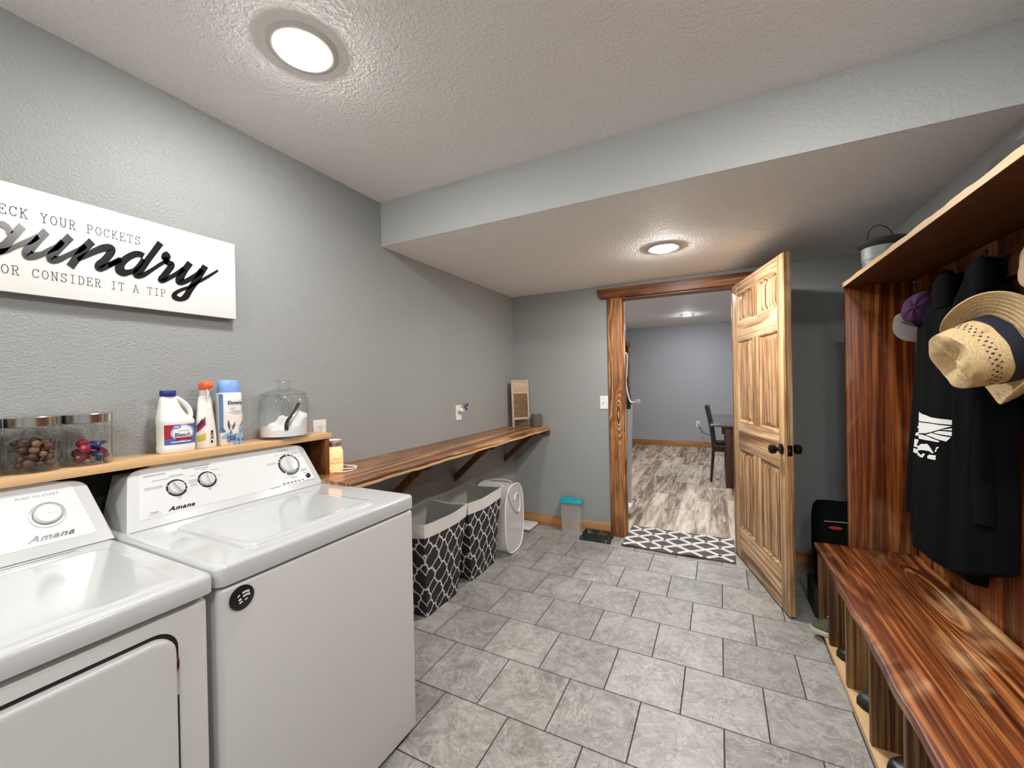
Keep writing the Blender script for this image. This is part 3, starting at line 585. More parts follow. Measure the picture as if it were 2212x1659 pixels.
# ================================================================ WALL SIGN
sg = thing('wall_sign', 'white wooden laundry sign with black script lettering, hung above the machines', 'sign', (0, .52, 1.78))
part('board', boxbm(.004, .0352, .06, .980, 1.627, 1.931, bev=.001), [M['sign'], M['signedge']], sg)
bm = boxbm(.002, .0335, .0595, .9808, 1.6262, 1.9318); part('edge_band', bm, M['signedge'], sg)
LAUN = [[[.3637,1.7723,.3526,1.7716],[.3644,1.7784,.3532,1.7774],[.3649,1.7845,.3538,1.7837],[.3655,1.7894,.3547,1.7905],[.3662,1.7926,.3563,1.7975],[.3672,1.7952,.359,1.8039],[.3686,1.7979,.362,1.8091],[.3702,1.8003,.3653,1.8132],[.3713,1.8017,.3686,1.8164],[.3717,1.8019,.3723,1.8184],[.3722,1.8018,.3756,1.8186],[.3734,1.8014,.3782,1.8178],[.3748,1.8007,.3805,1.8166],[.3761,1.7997,.3827,1.815],[.3775,1.7984,.3849,1.8129],[.3787,1.7967,.3869,1.8102],[.3797,1.795,.3888,1.8072],[.3805,1.793,.3903,1.8037],[.381,1.7903,.3915,1.8001],[.3817,1.787,.3925,1.7969],[.3824,1.7836,.3935,1.7938]],[[.4042,1.8236,.4164,1.8108],[.4,1.8152,.4121,1.8024],[.3958,1.8068,.4078,1.794],[.3917,1.7985,.4036,1.7858],[.3877,1.7908,.3998,1.7781],[.384,1.7834,.3964,1.7708],[.3806,1.7765,.3931,1.7636],[.3774,1.7704,.3899,1.7566],[.3746,1.7655,.3868,1.7502],[.372,1.7618,.384,1.7446],[.3698,1.7591,.3813,1.7394],[.3679,1.7572,.3785,1.7348],[.3661,1.7553,.3756,1.7308],[.3643,1.7532,.3725,1.7275],[.3629,1.7515,.3688,1.7245],[.3627,1.7507,.3642,1.7221],[.3637,1.7503,.3588,1.7218],[.364,1.7496,.3545,1.7244],[.3633,1.7492,.3514,1.7287],[.3625,1.7493,.3491,1.7347],[.3619,1.7496,.348,1.7424],[.3616,1.7521,.3485,1.7506],[.362,1.7576,.3498,1.7583],[.3629,1.7647,.3513,1.7654],[.3636,1.7717,.3527,1.7722]],[[.3678,1.7239,.3659,1.7393],[.3719,1.7267,.37,1.7416],[.3761,1.7294,.3742,1.7438],[.3804,1.7324,.3782,1.746],[.3847,1.7358,.3819,1.7485],[.389,1.7397,.3855,1.7516],[.393,1.7437,.3891,1.7553],[.3967,1.7476,.3928,1.7592],[.4002,1.751,.3964,1.763],[.4033,1.7537,.3996,1.7663],[.4063,1.7562,.4026,1.7693],[.4092,1.7584,.4055,1.7724],[.4123,1.7608,.4087,1.7755],[.4157,1.7631,.4122,1.7789],[.4194,1.7654,.4157,1.7822],[.4235,1.7682,.4191,1.7854],[.4277,1.7718,.4223,1.7885],[.4318,1.7763,.4256,1.7919],[.4356,1.7811,.4293,1.7956],[.4392,1.7859,.4331,1.7997],[.4428,1.7907,.4371,1.8037]],[[.4501,1.8239,.4625,1.8092],[.4471,1.8186,.4594,1.8039],[.4442,1.8135,.4564,1.7988],[.4411,1.8081,.4534,1.7936],[.4379,1.8024,.4504,1.7883],[.4346,1.7963,.4472,1.7824],[.4312,1.79,.4439,1.7762],[.4279,1.7838,.4406,1.77],[.4248,1.7783,.4375,1.7639],[.4216,1.7733,.4345,1.7578],[.4182,1.7683,.4319,1.7522],[.4148,1.7628,.43,1.7477],[.4119,1.7569,.429,1.745],[.4098,1.7506,.4287,1.7437],[.4084,1.7436,.4286,1.744],[.4086,1.7347,.4283,1.7475],[.4123,1.7267,.4262,1.7516],[.4173,1.724,.4248,1.7517],[.4218,1.7242,.4259,1.7505],[.4262,1.7255,.4281,1.7495],[.4305,1.7273,.4306,1.7491],[.4348,1.7296,.4333,1.7494],[.439,1.7325,.4365,1.7505],[.4432,1.7358,.44,1.7523],[.4474,1.7393,.4435,1.7545],[.4516,1.7432,.4469,1.7573],[.4556,1.7473,.4504,1.7609],[.4595,1.7513,.4542,1.7651],[.4633,1.755,.4584,1.7694],[.4674,1.7585,.4628,1.7737],[.4719,1.7621,.4671,1.7778],[.4767,1.7662,.4709,1.7816],[.4814,1.7712,.4741,1.7852],[.4854,1.777,.4766,1.7887],[.4886,1.7827,.4791,1.7928],[.4912,1.788,.4819,1.7976],[.4938,1.7931,.4848,1.8026]],[[.4997,1.8244,.513,1.8093],[.496,1.8182,.5093,1.8031],[.4924,1.812,.5055,1.7968],[.4887,1.8057,.5018,1.7906],[.485,1.7995,.498,1.7843],[.4812,1.7931,.4941,1.7777],[.4772,1.7865,.4902,1.7711],[.4733,1.7801,.4864,1.7647],[.4698,1.7743,.4831,1.7588],[.4664,1.7692,.48,1.7531],[.4631,1.7642,.4774,1.7479],[.4598,1.7588,.4758,1.7443],[.457,1.7524,.4753,1.7429],[.4553,1.745,.4753,1.7437],[.4554,1.737,.475,1.7464],[.4581,1.7295,.4733,1.7498],[.4629,1.7258,.4712,1.7509],[.4676,1.7256,.4713,1.7502],[.4722,1.7268,.4733,1.7495],[.477,1.7289,.4762,1.7494],[.4819,1.7319,.479,1.75],[.4866,1.7359,.482,1.7517],[.491,1.7405,.4858,1.7548],[.4952,1.7451,.49,1.7586],[.499,1.7491,.4942,1.7625],[.5028,1.7526,.4982,1.7661],[.5066,1.7561,.502,1.7696],[.5104,1.7595,.5058,1.7731],[.5143,1.7629,.5097,1.7767],[.5183,1.7662,.5137,1.7805],[.5225,1.7695,.5177,1.7843],[.5268,1.7731,.5213,1.7879],[.531,1.7771,.5244,1.7912],[.5346,1.7815,.5271,1.7942],[.5376,1.7858,.5296,1.7973],[.5401,1.7898,.5322,1.8009],[.5427,1.7937,.5351,1.8045]],[[.5471,1.8248,.5609,1.8094],[.543,1.8181,.5567,1.8027],[.5389,1.8115,.5525,1.7961],[.5347,1.8046,.5485,1.7896],[.5305,1.7975,.5445,1.783],[.5264,1.7902,.5406,1.7762],[.5223,1.7829,.5366,1.7692],[.5182,1.7752,.5327,1.762],[.514,1.767,.5287,1.7544],[.5096,1.7582,.5246,1.7461],[.5053,1.749,.5203,1.7372],[.501,1.7398,.516,1.728],[.4968,1.7308,.5117,1.7189]],[[.522,1.7449,.5179,1.7558],[.5278,1.7497,.5232,1.7616],[.5336,1.7545,.5286,1.7675],[.5394,1.7592,.534,1.7734],[.5449,1.7637,.5392,1.7789],[.55,1.7679,.5442,1.7839],[.5549,1.772,.5489,1.7886],[.5595,1.7758,.5535,1.7931],[.564,1.7794,.558,1.7974],[.5685,1.7828,.5624,1.8015],[.5727,1.7859,.5667,1.8056],[.5765,1.7885,.5712,1.8095],[.5799,1.7906,.5757,1.8128],[.5832,1.7924,.5803,1.8156],[.5863,1.7939,.5848,1.8178],[.5887,1.7948,.5896,1.8194],[.59,1.795,.5945,1.8201],[.5908,1.7946,.5992,1.8195],[.5914,1.794,.6037,1.8175],[.5909,1.7944,.6078,1.8131],[.5901,1.7973,.6101,1.8047],[.5902,1.7994,.6089,1.7955],[.5895,1.7976,.6064,1.7886],[.5877,1.7938,.6037,1.7828],[.5855,1.7893,.6008,1.7772],[.5829,1.7844,.5975,1.7711],[.5797,1.7788,.5937,1.7648],[.5762,1.773,.5899,1.7587],[.573,1.768,.5864,1.753],[.5699,1.7641,.5831,1.7475],[.5665,1.7601,.5802,1.7426],[.5627,1.7551,.5787,1.7397],[.5592,1.7472,.5792,1.741],[.5586,1.7373,.5792,1.745],[.5613,1.7302,.5777,1.747],[.5661,1.7262,.5756,1.7475],[.5722,1.7259,.5735,1.7469],[.5774,1.7284,.5739,1.7468],[.5818,1.7317,.5767,1.7486],[.5861,1.7353,.5805,1.7517],[.5901,1.7387,.5844,1.7548],[.5941,1.7424,.5882,1.7578],[.5982,1.7464,.5922,1.7612],[.6022,1.7503,.5963,1.7648],[.6062,1.7542,.6005,1.7684],[.6103,1.7578,.6046,1.7721],[.6144,1.7615,.6087,1.7758],[.6186,1.7652,.6128,1.7796],[.6228,1.7689,.6169,1.7833]],[[.5938,1.7433,.5888,1.7575],[.5978,1.7466,.5927,1.7609],[.6018,1.75,.5967,1.7642],[.6058,1.7533,.6007,1.7676],[.6098,1.7567,.6047,1.771],[.6139,1.7601,.6087,1.7744],[.618,1.7635,.6128,1.7779],[.6221,1.7669,.6169,1.7813],[.6262,1.7704,.621,1.7848]],[[.6862,1.8136,.6786,1.796],[.6837,1.8149,.6758,1.7973],[.681,1.8164,.6734,1.7986],[.6774,1.8179,.6716,1.7992],[.6729,1.8185,.6699,1.7991],[.6682,1.8182,.6675,1.7983],[.6635,1.8172,.6646,1.7969],[.6584,1.8154,.6615,1.795],[.6531,1.8126,.6584,1.7926],[.6477,1.8087,.6547,1.7895],[.6422,1.804,.6505,1.7856],[.6368,1.7988,.6464,1.7813],[.6317,1.7933,.6426,1.7766],[.6266,1.7874,.639,1.7714],[.6214,1.781,.6354,1.7656],[.6166,1.7741,.6327,1.7604],[.6124,1.7667,.6313,1.7568],[.6094,1.7587,.631,1.7547],[.6078,1.7506,.6311,1.7533],[.6076,1.7428,.6312,1.7526],[.6091,1.7354,.631,1.7528],[.6127,1.7296,.6306,1.7525],[.6174,1.7261,.6308,1.7509],[.6225,1.7244,.6316,1.749],[.6282,1.724,.6323,1.7476],[.6339,1.7256,.6336,1.747],[.639,1.7285,.6364,1.7474],[.6433,1.7315,.6401,1.7487],[.6469,1.734,.6439,1.7504],[.6501,1.7358,.6473,1.752],[.6536,1.7377,.6498,1.7534],[.6577,1.7406,.6516,1.7549],[.662,1.745,.6537,1.757],[.6662,1.7508,.6567,1.7609],[.6702,1.7575,.6603,1.7662],[.6739,1.7644,.6641,1.7722],[.6773,1.7707,.6674,1.7779],[.6802,1.7764,.6701,1.7829],[.6828,1.7817,.6723,1.7876],[.6852,1.7868,.6745,1.7926],[.6875,1.7918,.6769,1.7977]],[[.7231,1.8691,.7393,1.8592],[.7189,1.861,.7348,1.8511],[.7149,1.853,.7305,1.8432],[.7107,1.8449,.726,1.8351],[.7063,1.8364,.7214,1.8266],[.7014,1.8272,.7163,1.8173],[.6962,1.8175,.7109,1.8075],[.691,1.8078,.7057,1.7978],[.686,1.7985,.7009,1.7887],[.6814,1.7897,.6966,1.7801],[.677,1.7812,.6924,1.7715],[.673,1.7737,.6884,1.7631],[.6694,1.7677,.6843,1.7551],[.6659,1.7633,.6801,1.7477],[.662,1.7594,.6764,1.7417],[.6576,1.7545,.6743,1.738],[.6536,1.7468,.6744,1.7383],[.6524,1.7372,.6742,1.7411],[.6547,1.7298,.6726,1.7428],[.6594,1.7253,.6703,1.7431],[.6652,1.7243,.6685,1.7424],[.6703,1.7256,.6693,1.7422],[.6751,1.7278,.6721,1.7435],[.6802,1.7308,.6758,1.7459],[.6856,1.7348,.6801,1.7489],[.6912,1.7402,.6851,1.7529],[.6972,1.7466,.691,1.7579],[.7031,1.7533,.6972,1.7636],[.7087,1.7595,.7031,1.7692],[.7141,1.7651,.7085,1.7746],[.7194,1.7706,.7136,1.7801],[.7244,1.7758,.7186,1.7855],[.7292,1.7807,.7234,1.7906],[.7336,1.7852,.7281,1.7951],[.7378,1.7893,.7325,1.7992],[.7419,1.7934,.7368,1.8031],[.7462,1.7977,.7411,1.8071]],[[.732,1.8163,.7355,1.8289],[.7327,1.8141,.7373,1.8307],[.7333,1.8119,.7391,1.8325],[.7342,1.8098,.7407,1.8343],[.7354,1.8081,.7423,1.8357],[.7368,1.8067,.7441,1.8369],[.7386,1.8056,.7458,1.8377],[.7409,1.8048,.7471,1.8384],[.7436,1.8046,.7479,1.8388],[.7463,1.805,.7487,1.8389],[.749,1.8059,.7496,1.8388],[.7516,1.8073,.7505,1.8384],[.7542,1.8094,.7512,1.8376],[.7567,1.8123,.752,1.8363],[.7584,1.8156,.7533,1.8349],[.7594,1.8187,.7553,1.8338],[.7604,1.8216,.7574,1.8329]],[[.7362,1.8158,.7552,1.8191],[.7365,1.8135,.7545,1.8161],[.7367,1.8106,.7536,1.8135],[.737,1.8063,.7531,1.8124],[.7383,1.8014,.7527,1.8127],[.7406,1.7975,.7528,1.8128],[.7429,1.7949,.754,1.8122],[.7448,1.7929,.7561,1.8111],[.7463,1.7911,.7583,1.8097]],[[.7385,1.7952,.7419,1.8079],[.7414,1.7942,.7451,1.8079],[.7443,1.7933,.7483,1.808],[.7469,1.7923,.7518,1.808],[.7494,1.7909,.7551,1.8078],[.7526,1.7894,.7584,1.8079],[.7551,1.7879,.7629,1.8079],[.7546,1.7876,.7689,1.8054],[.753,1.792,.7724,1.7951],[.7525,1.7922,.7697,1.785],[.7498,1.7873,.7656,1.7769],[.7459,1.7805,.7614,1.7697],[.7419,1.7736,.758,1.7634],[.7383,1.7672,.755,1.7571],[.7347,1.7611,.7519,1.7503],[.7313,1.7555,.7489,1.744],[.7289,1.7513,.746,1.7384],[.7274,1.7491,.7429,1.7335],[.7258,1.747,.7404,1.7305],[.723,1.7423,.7405,1.7313],[.7211,1.7319,.7415,1.7387],[.7245,1.7252,.7394,1.7422],[.7292,1.723,.7376,1.7417],[.7349,1.7234,.7366,1.7402],[.7403,1.7261,.7375,1.7395],[.7456,1.73,.7408,1.7416],[.7514,1.7348,.7457,1.7461],[.7575,1.7399,.7513,1.7516],[.7632,1.7448,.7569,1.7571],[.7687,1.7494,.7623,1.762],[.7744,1.7542,.7678,1.767],[.7801,1.7592,.773,1.772],[.7857,1.7644,.778,1.7768],[.7909,1.7697,.7825,1.7816],[.7957,1.775,.787,1.7865],[.8002,1.7801,.7915,1.7916],[.8048,1.7853,.7961,1.7968]],[[.812,1.8218,.8292,1.8112],[.8079,1.8145,.8249,1.8038],[.8037,1.8072,.8205,1.7965],[.7996,1.7998,.8165,1.7894],[.7955,1.7926,.8127,1.7825],[.7914,1.7857,.8093,1.7754],[.7872,1.7787,.8062,1.7685],[.7832,1.7718,.8037,1.7622],[.7799,1.765,.8016,1.7567],[.7772,1.7586,.7999,1.7516],[.7747,1.7518,.7986,1.7475],[.7731,1.7437,.7981,1.7463],[.7746,1.7331,.7971,1.7503],[.7817,1.727,.7937,1.7528],[.7887,1.7269,.7931,1.7515],[.7951,1.7291,.7949,1.7504],[.8013,1.7323,.7977,1.7504],[.8074,1.7365,.8016,1.7523],[.8138,1.7414,.8067,1.7562],[.8201,1.7468,.8125,1.7611],[.8262,1.7521,.8183,1.7663],[.8324,1.7576,.8242,1.7716],[.839,1.7637,.8303,1.7773],[.8453,1.7699,.8359,1.783],[.8509,1.776,.8405,1.788],[.8555,1.7818,.8437,1.7919],[.8588,1.7872,.8462,1.7956],[.8614,1.7918,.8488,1.7998],[.864,1.7962,.8517,1.8044]],[[.8618,1.821,.8805,1.8128],[.8574,1.812,.876,1.8038],[.853,1.803,.8715,1.7947],[.8487,1.7942,.867,1.7857],[.8446,1.786,.8626,1.777],[.8406,1.7786,.8585,1.7691],[.8366,1.7716,.8547,1.7616],[.8326,1.7645,.8508,1.7542],[.8283,1.7566,.8465,1.7464],[.8237,1.7476,.8415,1.7374],[.8187,1.7378,.836,1.7279],[.8139,1.7281,.8306,1.7185],[.8094,1.7192,.8259,1.7102],[.8054,1.7112,.8224,1.7029],[.802,1.7044,.8194,1.6957],[.7992,1.6992,.8159,1.6883],[.797,1.6955,.8111,1.6812],[.7947,1.6921,.8053,1.6757],[.7921,1.6885,.7992,1.672],[.7893,1.6855,.7934,1.6695],[.7868,1.6837,.7877,1.6679],[.7845,1.6834,.782,1.6673],[.7818,1.6841,.7768,1.6678],[.7791,1.6856,.7723,1.6688],[.7772,1.6869,.7686,1.6703],[.7763,1.6878,.7654,1.6724],[.7763,1.6882,.7626,1.6757],[.7766,1.6877,.7608,1.6803],[.7766,1.6869,.7606,1.6857],[.7762,1.687,.7621,1.6907],[.776,1.6881,.7645,1.6952],[.7766,1.6903,.7678,1.6992],[.7783,1.6931,.7717,1.703],[.7817,1.6966,.7764,1.7069],[.7864,1.7006,.7819,1.7109],[.7917,1.7047,.7877,1.715],[.797,1.7085,.7935,1.7188],[.8021,1.7116,.7992,1.7222],[.8075,1.7143,.8048,1.7251],[.8134,1.7175,.8102,1.7282],[.8199,1.7217,.8158,1.7318],[.8266,1.727,.8218,1.7364],[.8333,1.7329,.8284,1.7418],[.8403,1.7392,.8354,1.7479],[.8474,1.7455,.8428,1.7541],[.855,1.7518,.8504,1.7605],[.8629,1.7582,.8582,1.7671],[.8712,1.7651,.8663,1.7739],[.8798,1.7725,.8748,1.7811],[.8887,1.7807,.8839,1.7887],[.898,1.7894,.8934,1.7968],[.9074,1.7984,.9033,1.8051],[.9169,1.8074,.9132,1.8134]]]
bm = newbm(); nlay = 0
for st in LAUN:
    for x in (0,):
        fr = [(.0352, .0375)]
        a = [[bm.verts.new((q, s_[0], s_[1])) for q in (.0352, .0376)] for s_ in st]
        b = [[bm.verts.new((q, s_[2], s_[3])) for q in (.0352, .0376)] for s_ in st]
        for i in range(len(st)-1):
            for f in ((a[i][1], a[i+1][1], b[i+1][1], b[i][1]), (a[i][0], a[i+1][0], a[i+1][1], a[i][1]), (b[i][0], b[i+1][0], b[i+1][1], b[i][1])): bm.faces.new(f)
        for e in (0, -1): bm.faces.new((a[e][0], a[e][1], b[e][1], b[e][0]))
for p in ([(.30,1.85,.016),(.315,1.87,.012),(.29,1.895,.013),(.255,1.885,.016),(.235,1.84,.019),(.215,1.78,.020),(.19,1.74,.013),(.165,1.735,.012),(.165,1.752,.010),(.20,1.748,.011),(.26,1.735,.014),(.30,1.742,.008),(.33,1.76,.006)],):
    P = catmull([Vector((.0376, y, z)) for y, z, w_ in p], 5); Wd = [v.y for v in catmull([Vector((0, w_, 0)) for *_, w_ in p], 5)]
    A = []
    for i, q in enumerate(P):
        d = (P[min(i+1, len(P)-1)]-P[max(i-1, 0)]).normalized(); n_ = Vector((0, -d.z, d.y))*Wd[i]; A.append((bm.verts.new(q-n_), bm.verts.new(q+n_)))
    for i in range(len(A)-1): bm.faces.new((A[i][0], A[i+1][0], A[i+1][1], A[i][1]))
bmesh.ops.recalc_face_normals(bm, faces=bm.faces)
part('script_lettering', bm, M['ink'], sg)
# slab-serif typewriter letters drawn as strokes in a 1 x 1 box
GL = {'C': [[(.9,.78),(.72,.95),(.5,1),(.22,.88),(.08,.5),(.22,.12),(.5,0),(.75,.06),(.92,.22)], [(.9,.98),(.9,.74)]],
 'H': [[(.2,0),(.2,1)],[(.8,0),(.8,1)],[(.2,.5),(.8,.5)],[(.05,0),(.36,0)],[(.05,1),(.36,1)],[(.64,0),(.95,0)],[(.64,1),(.95,1)]],
 'E': [[(.22,0),(.22,1)],[(.06,1),(.88,1),(.88,.78)],[(.06,0),(.92,0),(.92,.24)],[(.22,.52),(.6,.52)],[(.6,.62),(.6,.42)]],
 'K': [[(.2,0),(.2,1)],[(.05,0),(.38,0)],[(.05,1),(.38,1)],[(.85,1),(.2,.42)],[(.42,.6),(.85,0)],[(.64,1),(.96,1)],[(.72,0),(1,0)]],
 'Y': [[(.15,1),(.5,.5),(.85,1)],[(.5,.5),(.5,0)],[(.02,1),(.32,1)],[(.68,1),(.98,1)],[(.3,0),(.7,0)]],
 'O': [[(.5,1),(.22,.88),(.07,.5),(.22,.12),(.5,0),(.78,.12),(.93,.5),(.78,.88),(.5,1)]],
 'U': [[(.18,1),(.18,.3),(.28,.08),(.5,0),(.72,.08),(.82,.3),(.82,1)],[(.02,1),(.34,1)],[(.66,1),(.98,1)]],
 'R': [[(.2,0),(.2,1)],[(.04,1),(.6,1),(.8,.88),(.8,.65),(.6,.52),(.2,.52)],[(.5,.52),(.82,0)],[(.04,0),(.38,0)],[(.7,0),(1,0)]],
 'P': [[(.22,0),(.22,1)],[(.06,1),(.62,1),(.85,.88),(.85,.62),(.62,.46),(.22,.46)],[(.04,0),(.5,0)]],
 'T': [[(.5,0),(.5,1)],[(.08,.76),(.08,1),(.92,1),(.92,.76)],[(.3,0),(.7,0)]],
 'S': [[(.84,.8),(.66,.96),(.42,1),(.2,.88),(.18,.68),(.4,.55),(.66,.46),(.86,.32),(.82,.12),(.6,0),(.36,.02),(.14,.18)],[(.84,1),(.84,.78)],[(.14,0),(.14,.22)]],
 'N': [[(.18,0),(.18,1),(.82,0),(.82,1)],[(.02,0),(.34,0)],[(.02,1),(.2,1)],[(.66,1),(.98,1)]],
 'I': [[(.5,0),(.5,1)],[(.2,1),(.8,1)],[(.2,0),(.8,0)]],
 'D': [[(.2,0),(.2,1)],[(.04,1),(.55,1),(.82,.82),(.92,.5),(.82,.18),(.55,0),(.04,0)]],
 'A': [[(.1,0),(.48,1),(.52,1),(.9,0)],[(.25,.36),(.75,.36)],[(-.04,0),(.28,0)],[(.72,0),(1.04,0)],[(.3,1),(.5,1)]]}
def typed(text, yend, zb, adv, h, wd, st):
    bm = newbm()
    for i, ch in enumerate(text):
        if ch == ' ': continue
        y0 = yend - adv*(len(text)-i) + (adv-wd)
        for s_ in GL[ch]:
            P = [(y0+a*wd, zb+b*h) for a, b in s_]
            for (a, b), (c, d) in zip(P, P[1:]):
                L = math.hypot(c-a, d-b); ux, uz = (c-a)/L*st/2, (d-b)/L*st/2
                q = [(a-ux-uz, b-uz+ux), (a-ux+uz, b-uz-ux), (c+ux+uz, d+uz-ux), (c+ux-uz, d+uz+ux)]
                bm.faces.new([bm.verts.new((.0356, *v)) for v in q])
    return bm
for text, yend, zb, adv, h_, w_, st_ in (('CHECK YOUR POCKETS', .675, 1.8405, .01955, .0262, .0150, .0019), ('OR CONSIDER IT A TIP', .743, 1.6765, .0189, .0245, .0145, .0018)):
    done = 0
    for word in text.split(' '):
        done += len(word)
        part('word', typed(word, yend-adv*(len(text)-done), zb, adv, h_, w_, st_), M['ink2'], sg); done += 1
# ================================================================ SHELVES ON THE LEFT WALL
M['blacksheet'] = plain('black_sheet', (.012,.010,.009), .8)
us = thing('wall_shelf', 'pine box shelf standing over the backs of the washer and dryer', 'shelf', (0, .6, 1.127))
part('shelf_board', boxbm(0, .150, -.35, 1.335, 1.103, 1.127, bev=.0015), M['shelf_lt'], us, label='light pine top board')
part('dark_sheet', boxbm(.0005, .010, -.35, 1.2995, .50, 1.1025), M['blacksheet'], us, label='black sheet added to darken the gap behind the machines')  # black sheet on the wall, added to darken the gap under the shelf
part('side_board', boxbm(0, .146, 1.300, 1.322, .936, 1.1025, bev=.0015), M['bracket'], us)
ls = thing('wall_shelf', 'long scorched pine shelf on three brackets, above the laundry hampers', 'shelf', (0, 2.4, .935))
rg = random.Random(5)
bm = newbm()      # top board with a slightly wandering front edge
ys = [1.225 + (D-1.228)*i/40 for i in range(41)]
xs = [.374+.006*math.sin(i*.9)+.004*math.sin(i*2.3+1) for i in range(41)]
def slab(bm, ys, xs, x0, z0, z1, bev):
    rings = [[(x0, y, z0), (x, y, z0), (x+.002, y, (z0+z1)/2), (x, y, z1-bev), (x-bev, y, z1), (x0, y, z1)] for y, x in zip(ys, xs)]
    loft(bm, rings)
slab(bm, ys, xs, .001, .917, .935, .003); part('shelf_board', bm, M['shelf'], ls)
bm = newbm(); slab(bm, ys, [x-.004 for x in xs], .33, .900, .9165, .002); part('front_strip', bm, M['edge_lt'], ls)
part('end_cleat', boxbm(.02, .372, D-.022, D-.001, .858, .9, bev=.001), M['bracket'], ls)
for y in (1.83, 2.555, 3.345):
    b = part('bracket_arm', boxbm(.002, .335, y-.019, y+.019, .868, .9165, bev=.001), M['bracket'], ls)
    a, c = Vector((.02, y, .635)), Vector((.285, y, .866)); d = (c-a).normalized(); n_ = Vector((-d.z, 0, d.x))
    bm = newbm(); q = [(.002, .622), (.002, .672), (.245, .868), (.31, .868), (.306, .862)]
    prism(bm, [(.001, .612), (.001, .668), (.232, .868), (.298, .868)], (0, y-.019, 0), (1,0,0), (0,0,1), (0,1,0), .038)
    part('brace', bm, M['bracket'], ls)

# ================================================================ GLASS, JARS AND BOTTLES
def glassmat(name, col=(1,1,1), rough=.01, tint=None):
    t = NT(name); fc = t.n('ShaderNodeLayerWeight', {0: .5}).outputs['Facing']; fr = t.math('MULTIPLY', t.math('POWER', fc, 2.4), .95)
    tr = t.n('ShaderNodeBsdfTransparent'); tr.inputs[0].default_value = (*col, 1)
    gl = t.n('ShaderNodeBsdfGlossy'); gl.inputs['Roughness'].default_value = rough
    mx = t.n('ShaderNodeMixShader', {0: t.math('MULTIPLY_ADD', fr, 1.0, .03, clamp=True)}); t.t.links.new(tr.outputs[0], mx.inputs[1]); t.t.links.new(gl.outputs[0], mx.inputs[2])
    t.t.links.new(mx.outputs[0], t.t.nodes['Material Output'].inputs[0]); return t.m
M['glass'] = glassmat('clear_glass', (.965,.97,.965))
M['smoke'] = glassmat('smoked_clear_plastic', (.62,.58,.52), .05)
M['bagfilm'] = glassmat('clear_bag_film', (.9,.9,.88), .2)
def milky(name, col, f):
    t = NT(name); tr = t.n('ShaderNodeBsdfTransparent'); t.b.inputs['Base Color'].default_value = (*col, 1); t.b.inputs['Roughness'].default_value = .3
    mx = t.n('ShaderNodeMixShader', {0: f}); t.t.links.new(tr.outputs[0], mx.inputs[1]); t.t.links.new(t.b.outputs[0], mx.inputs[2]); t.t.links.new(mx.outputs[0], t.t.nodes['Material Output'].inputs[0]); return t.m
M['frost'] = milky('milky_plastic_tub', (.66,.63,.60), .34)
TOP = 1.127
M['wood_ball'] = plain('brown_wood', (.085,.035,.022), .45, vary=.3)
M['wood_ball2'] = plain('tan_wood', (.22,.11,.065), .45, vary=.3)
def canister(cx, cy, R, H, label):
    t = thing('canister', label, 'jar', (cx, cy, TOP+.001))
    bm = newbm()
    lathe(bm, [(R*.96, 0), (R, .006), (R, H)], c=(cx, cy, TOP+.001), n=40, cap1=False)
    part('glass_body', bm, M['glass'], t)
    bm = newbm(); lathe(bm, [(R-.001, H-.002), (R+.0015, H), (R+.0015, H+.024), (R-.001, H+.027), (.001, H+.027)], c=(cx, cy, TOP+.001), n=40, cap1=False)
    part('steel_lid', bm, M['steel'], t)
    return t
rr = random.Random(11)
cans = [(.078, .412, .0535, .126, 'round glass canister of brown wooden balls with a polished steel lid'),
        (.078, .522, .0535, .126, 'round glass canister of red and blue pieces with a polished steel lid'),
        (.078, .300, .0535, .126, 'glass canister cut off by the left edge of the picture')]
for c in cans: canister(*c)
def fill(cx, cy, R, n, top, rad, mats, parent_name, label, cat, group, make):
    placed = []
    for i in range(n*30):
        if len(placed) >= n: break
        q = rad*(.85+.3*rr.random()); a = rr.random()*2*PI; d = (R-.005-q)*math.sqrt(rr.random()); z = q+.010+rr.random()*(top-q)
        p = Vector((cx+d*math.cos(a), cy+d*math.sin(a), TOP+z))
        if all((p-o).length > (q+s)*.93 for o, s in placed): placed.append((p, q)); make(p, q, i)
def ball(p, q, i):
    bm = newbm(); bmesh.ops.create_icosphere(bm, subdivisions=2, radius=q)
    for v in bm.verts: v.co *= 1+.08*math.sin(v.co.x*300+i)
    bmesh.ops.translate(bm, vec=p, verts=bm.verts)
    solo('wooden_ball', bm, M['wood_ball' if i % 4 else 'wood_ball2'], 'small brown wooden ball inside the glass canister with the steel lid', 'ball', p, 'wooden balls in the canister')
fill(.078, .412, .0535, 46, .078, .0095, None, '', '', '', '', ball)
fill(.078, .300, .0535, 26, .06, .0095, None, '', '', '', '', lambda p, q, i: solo('wooden_ball', (lambda b: (bmesh.ops.create_icosphere(b, subdivisions=2, radius=q), bmesh.ops.translate(b, vec=p, verts=b.verts), b)[2])(newbm()), M['wood_ball'], 'dark wooden ball in the canister cut by the picture edge', 'ball', p, 'wooden balls in the cut-off canister'))
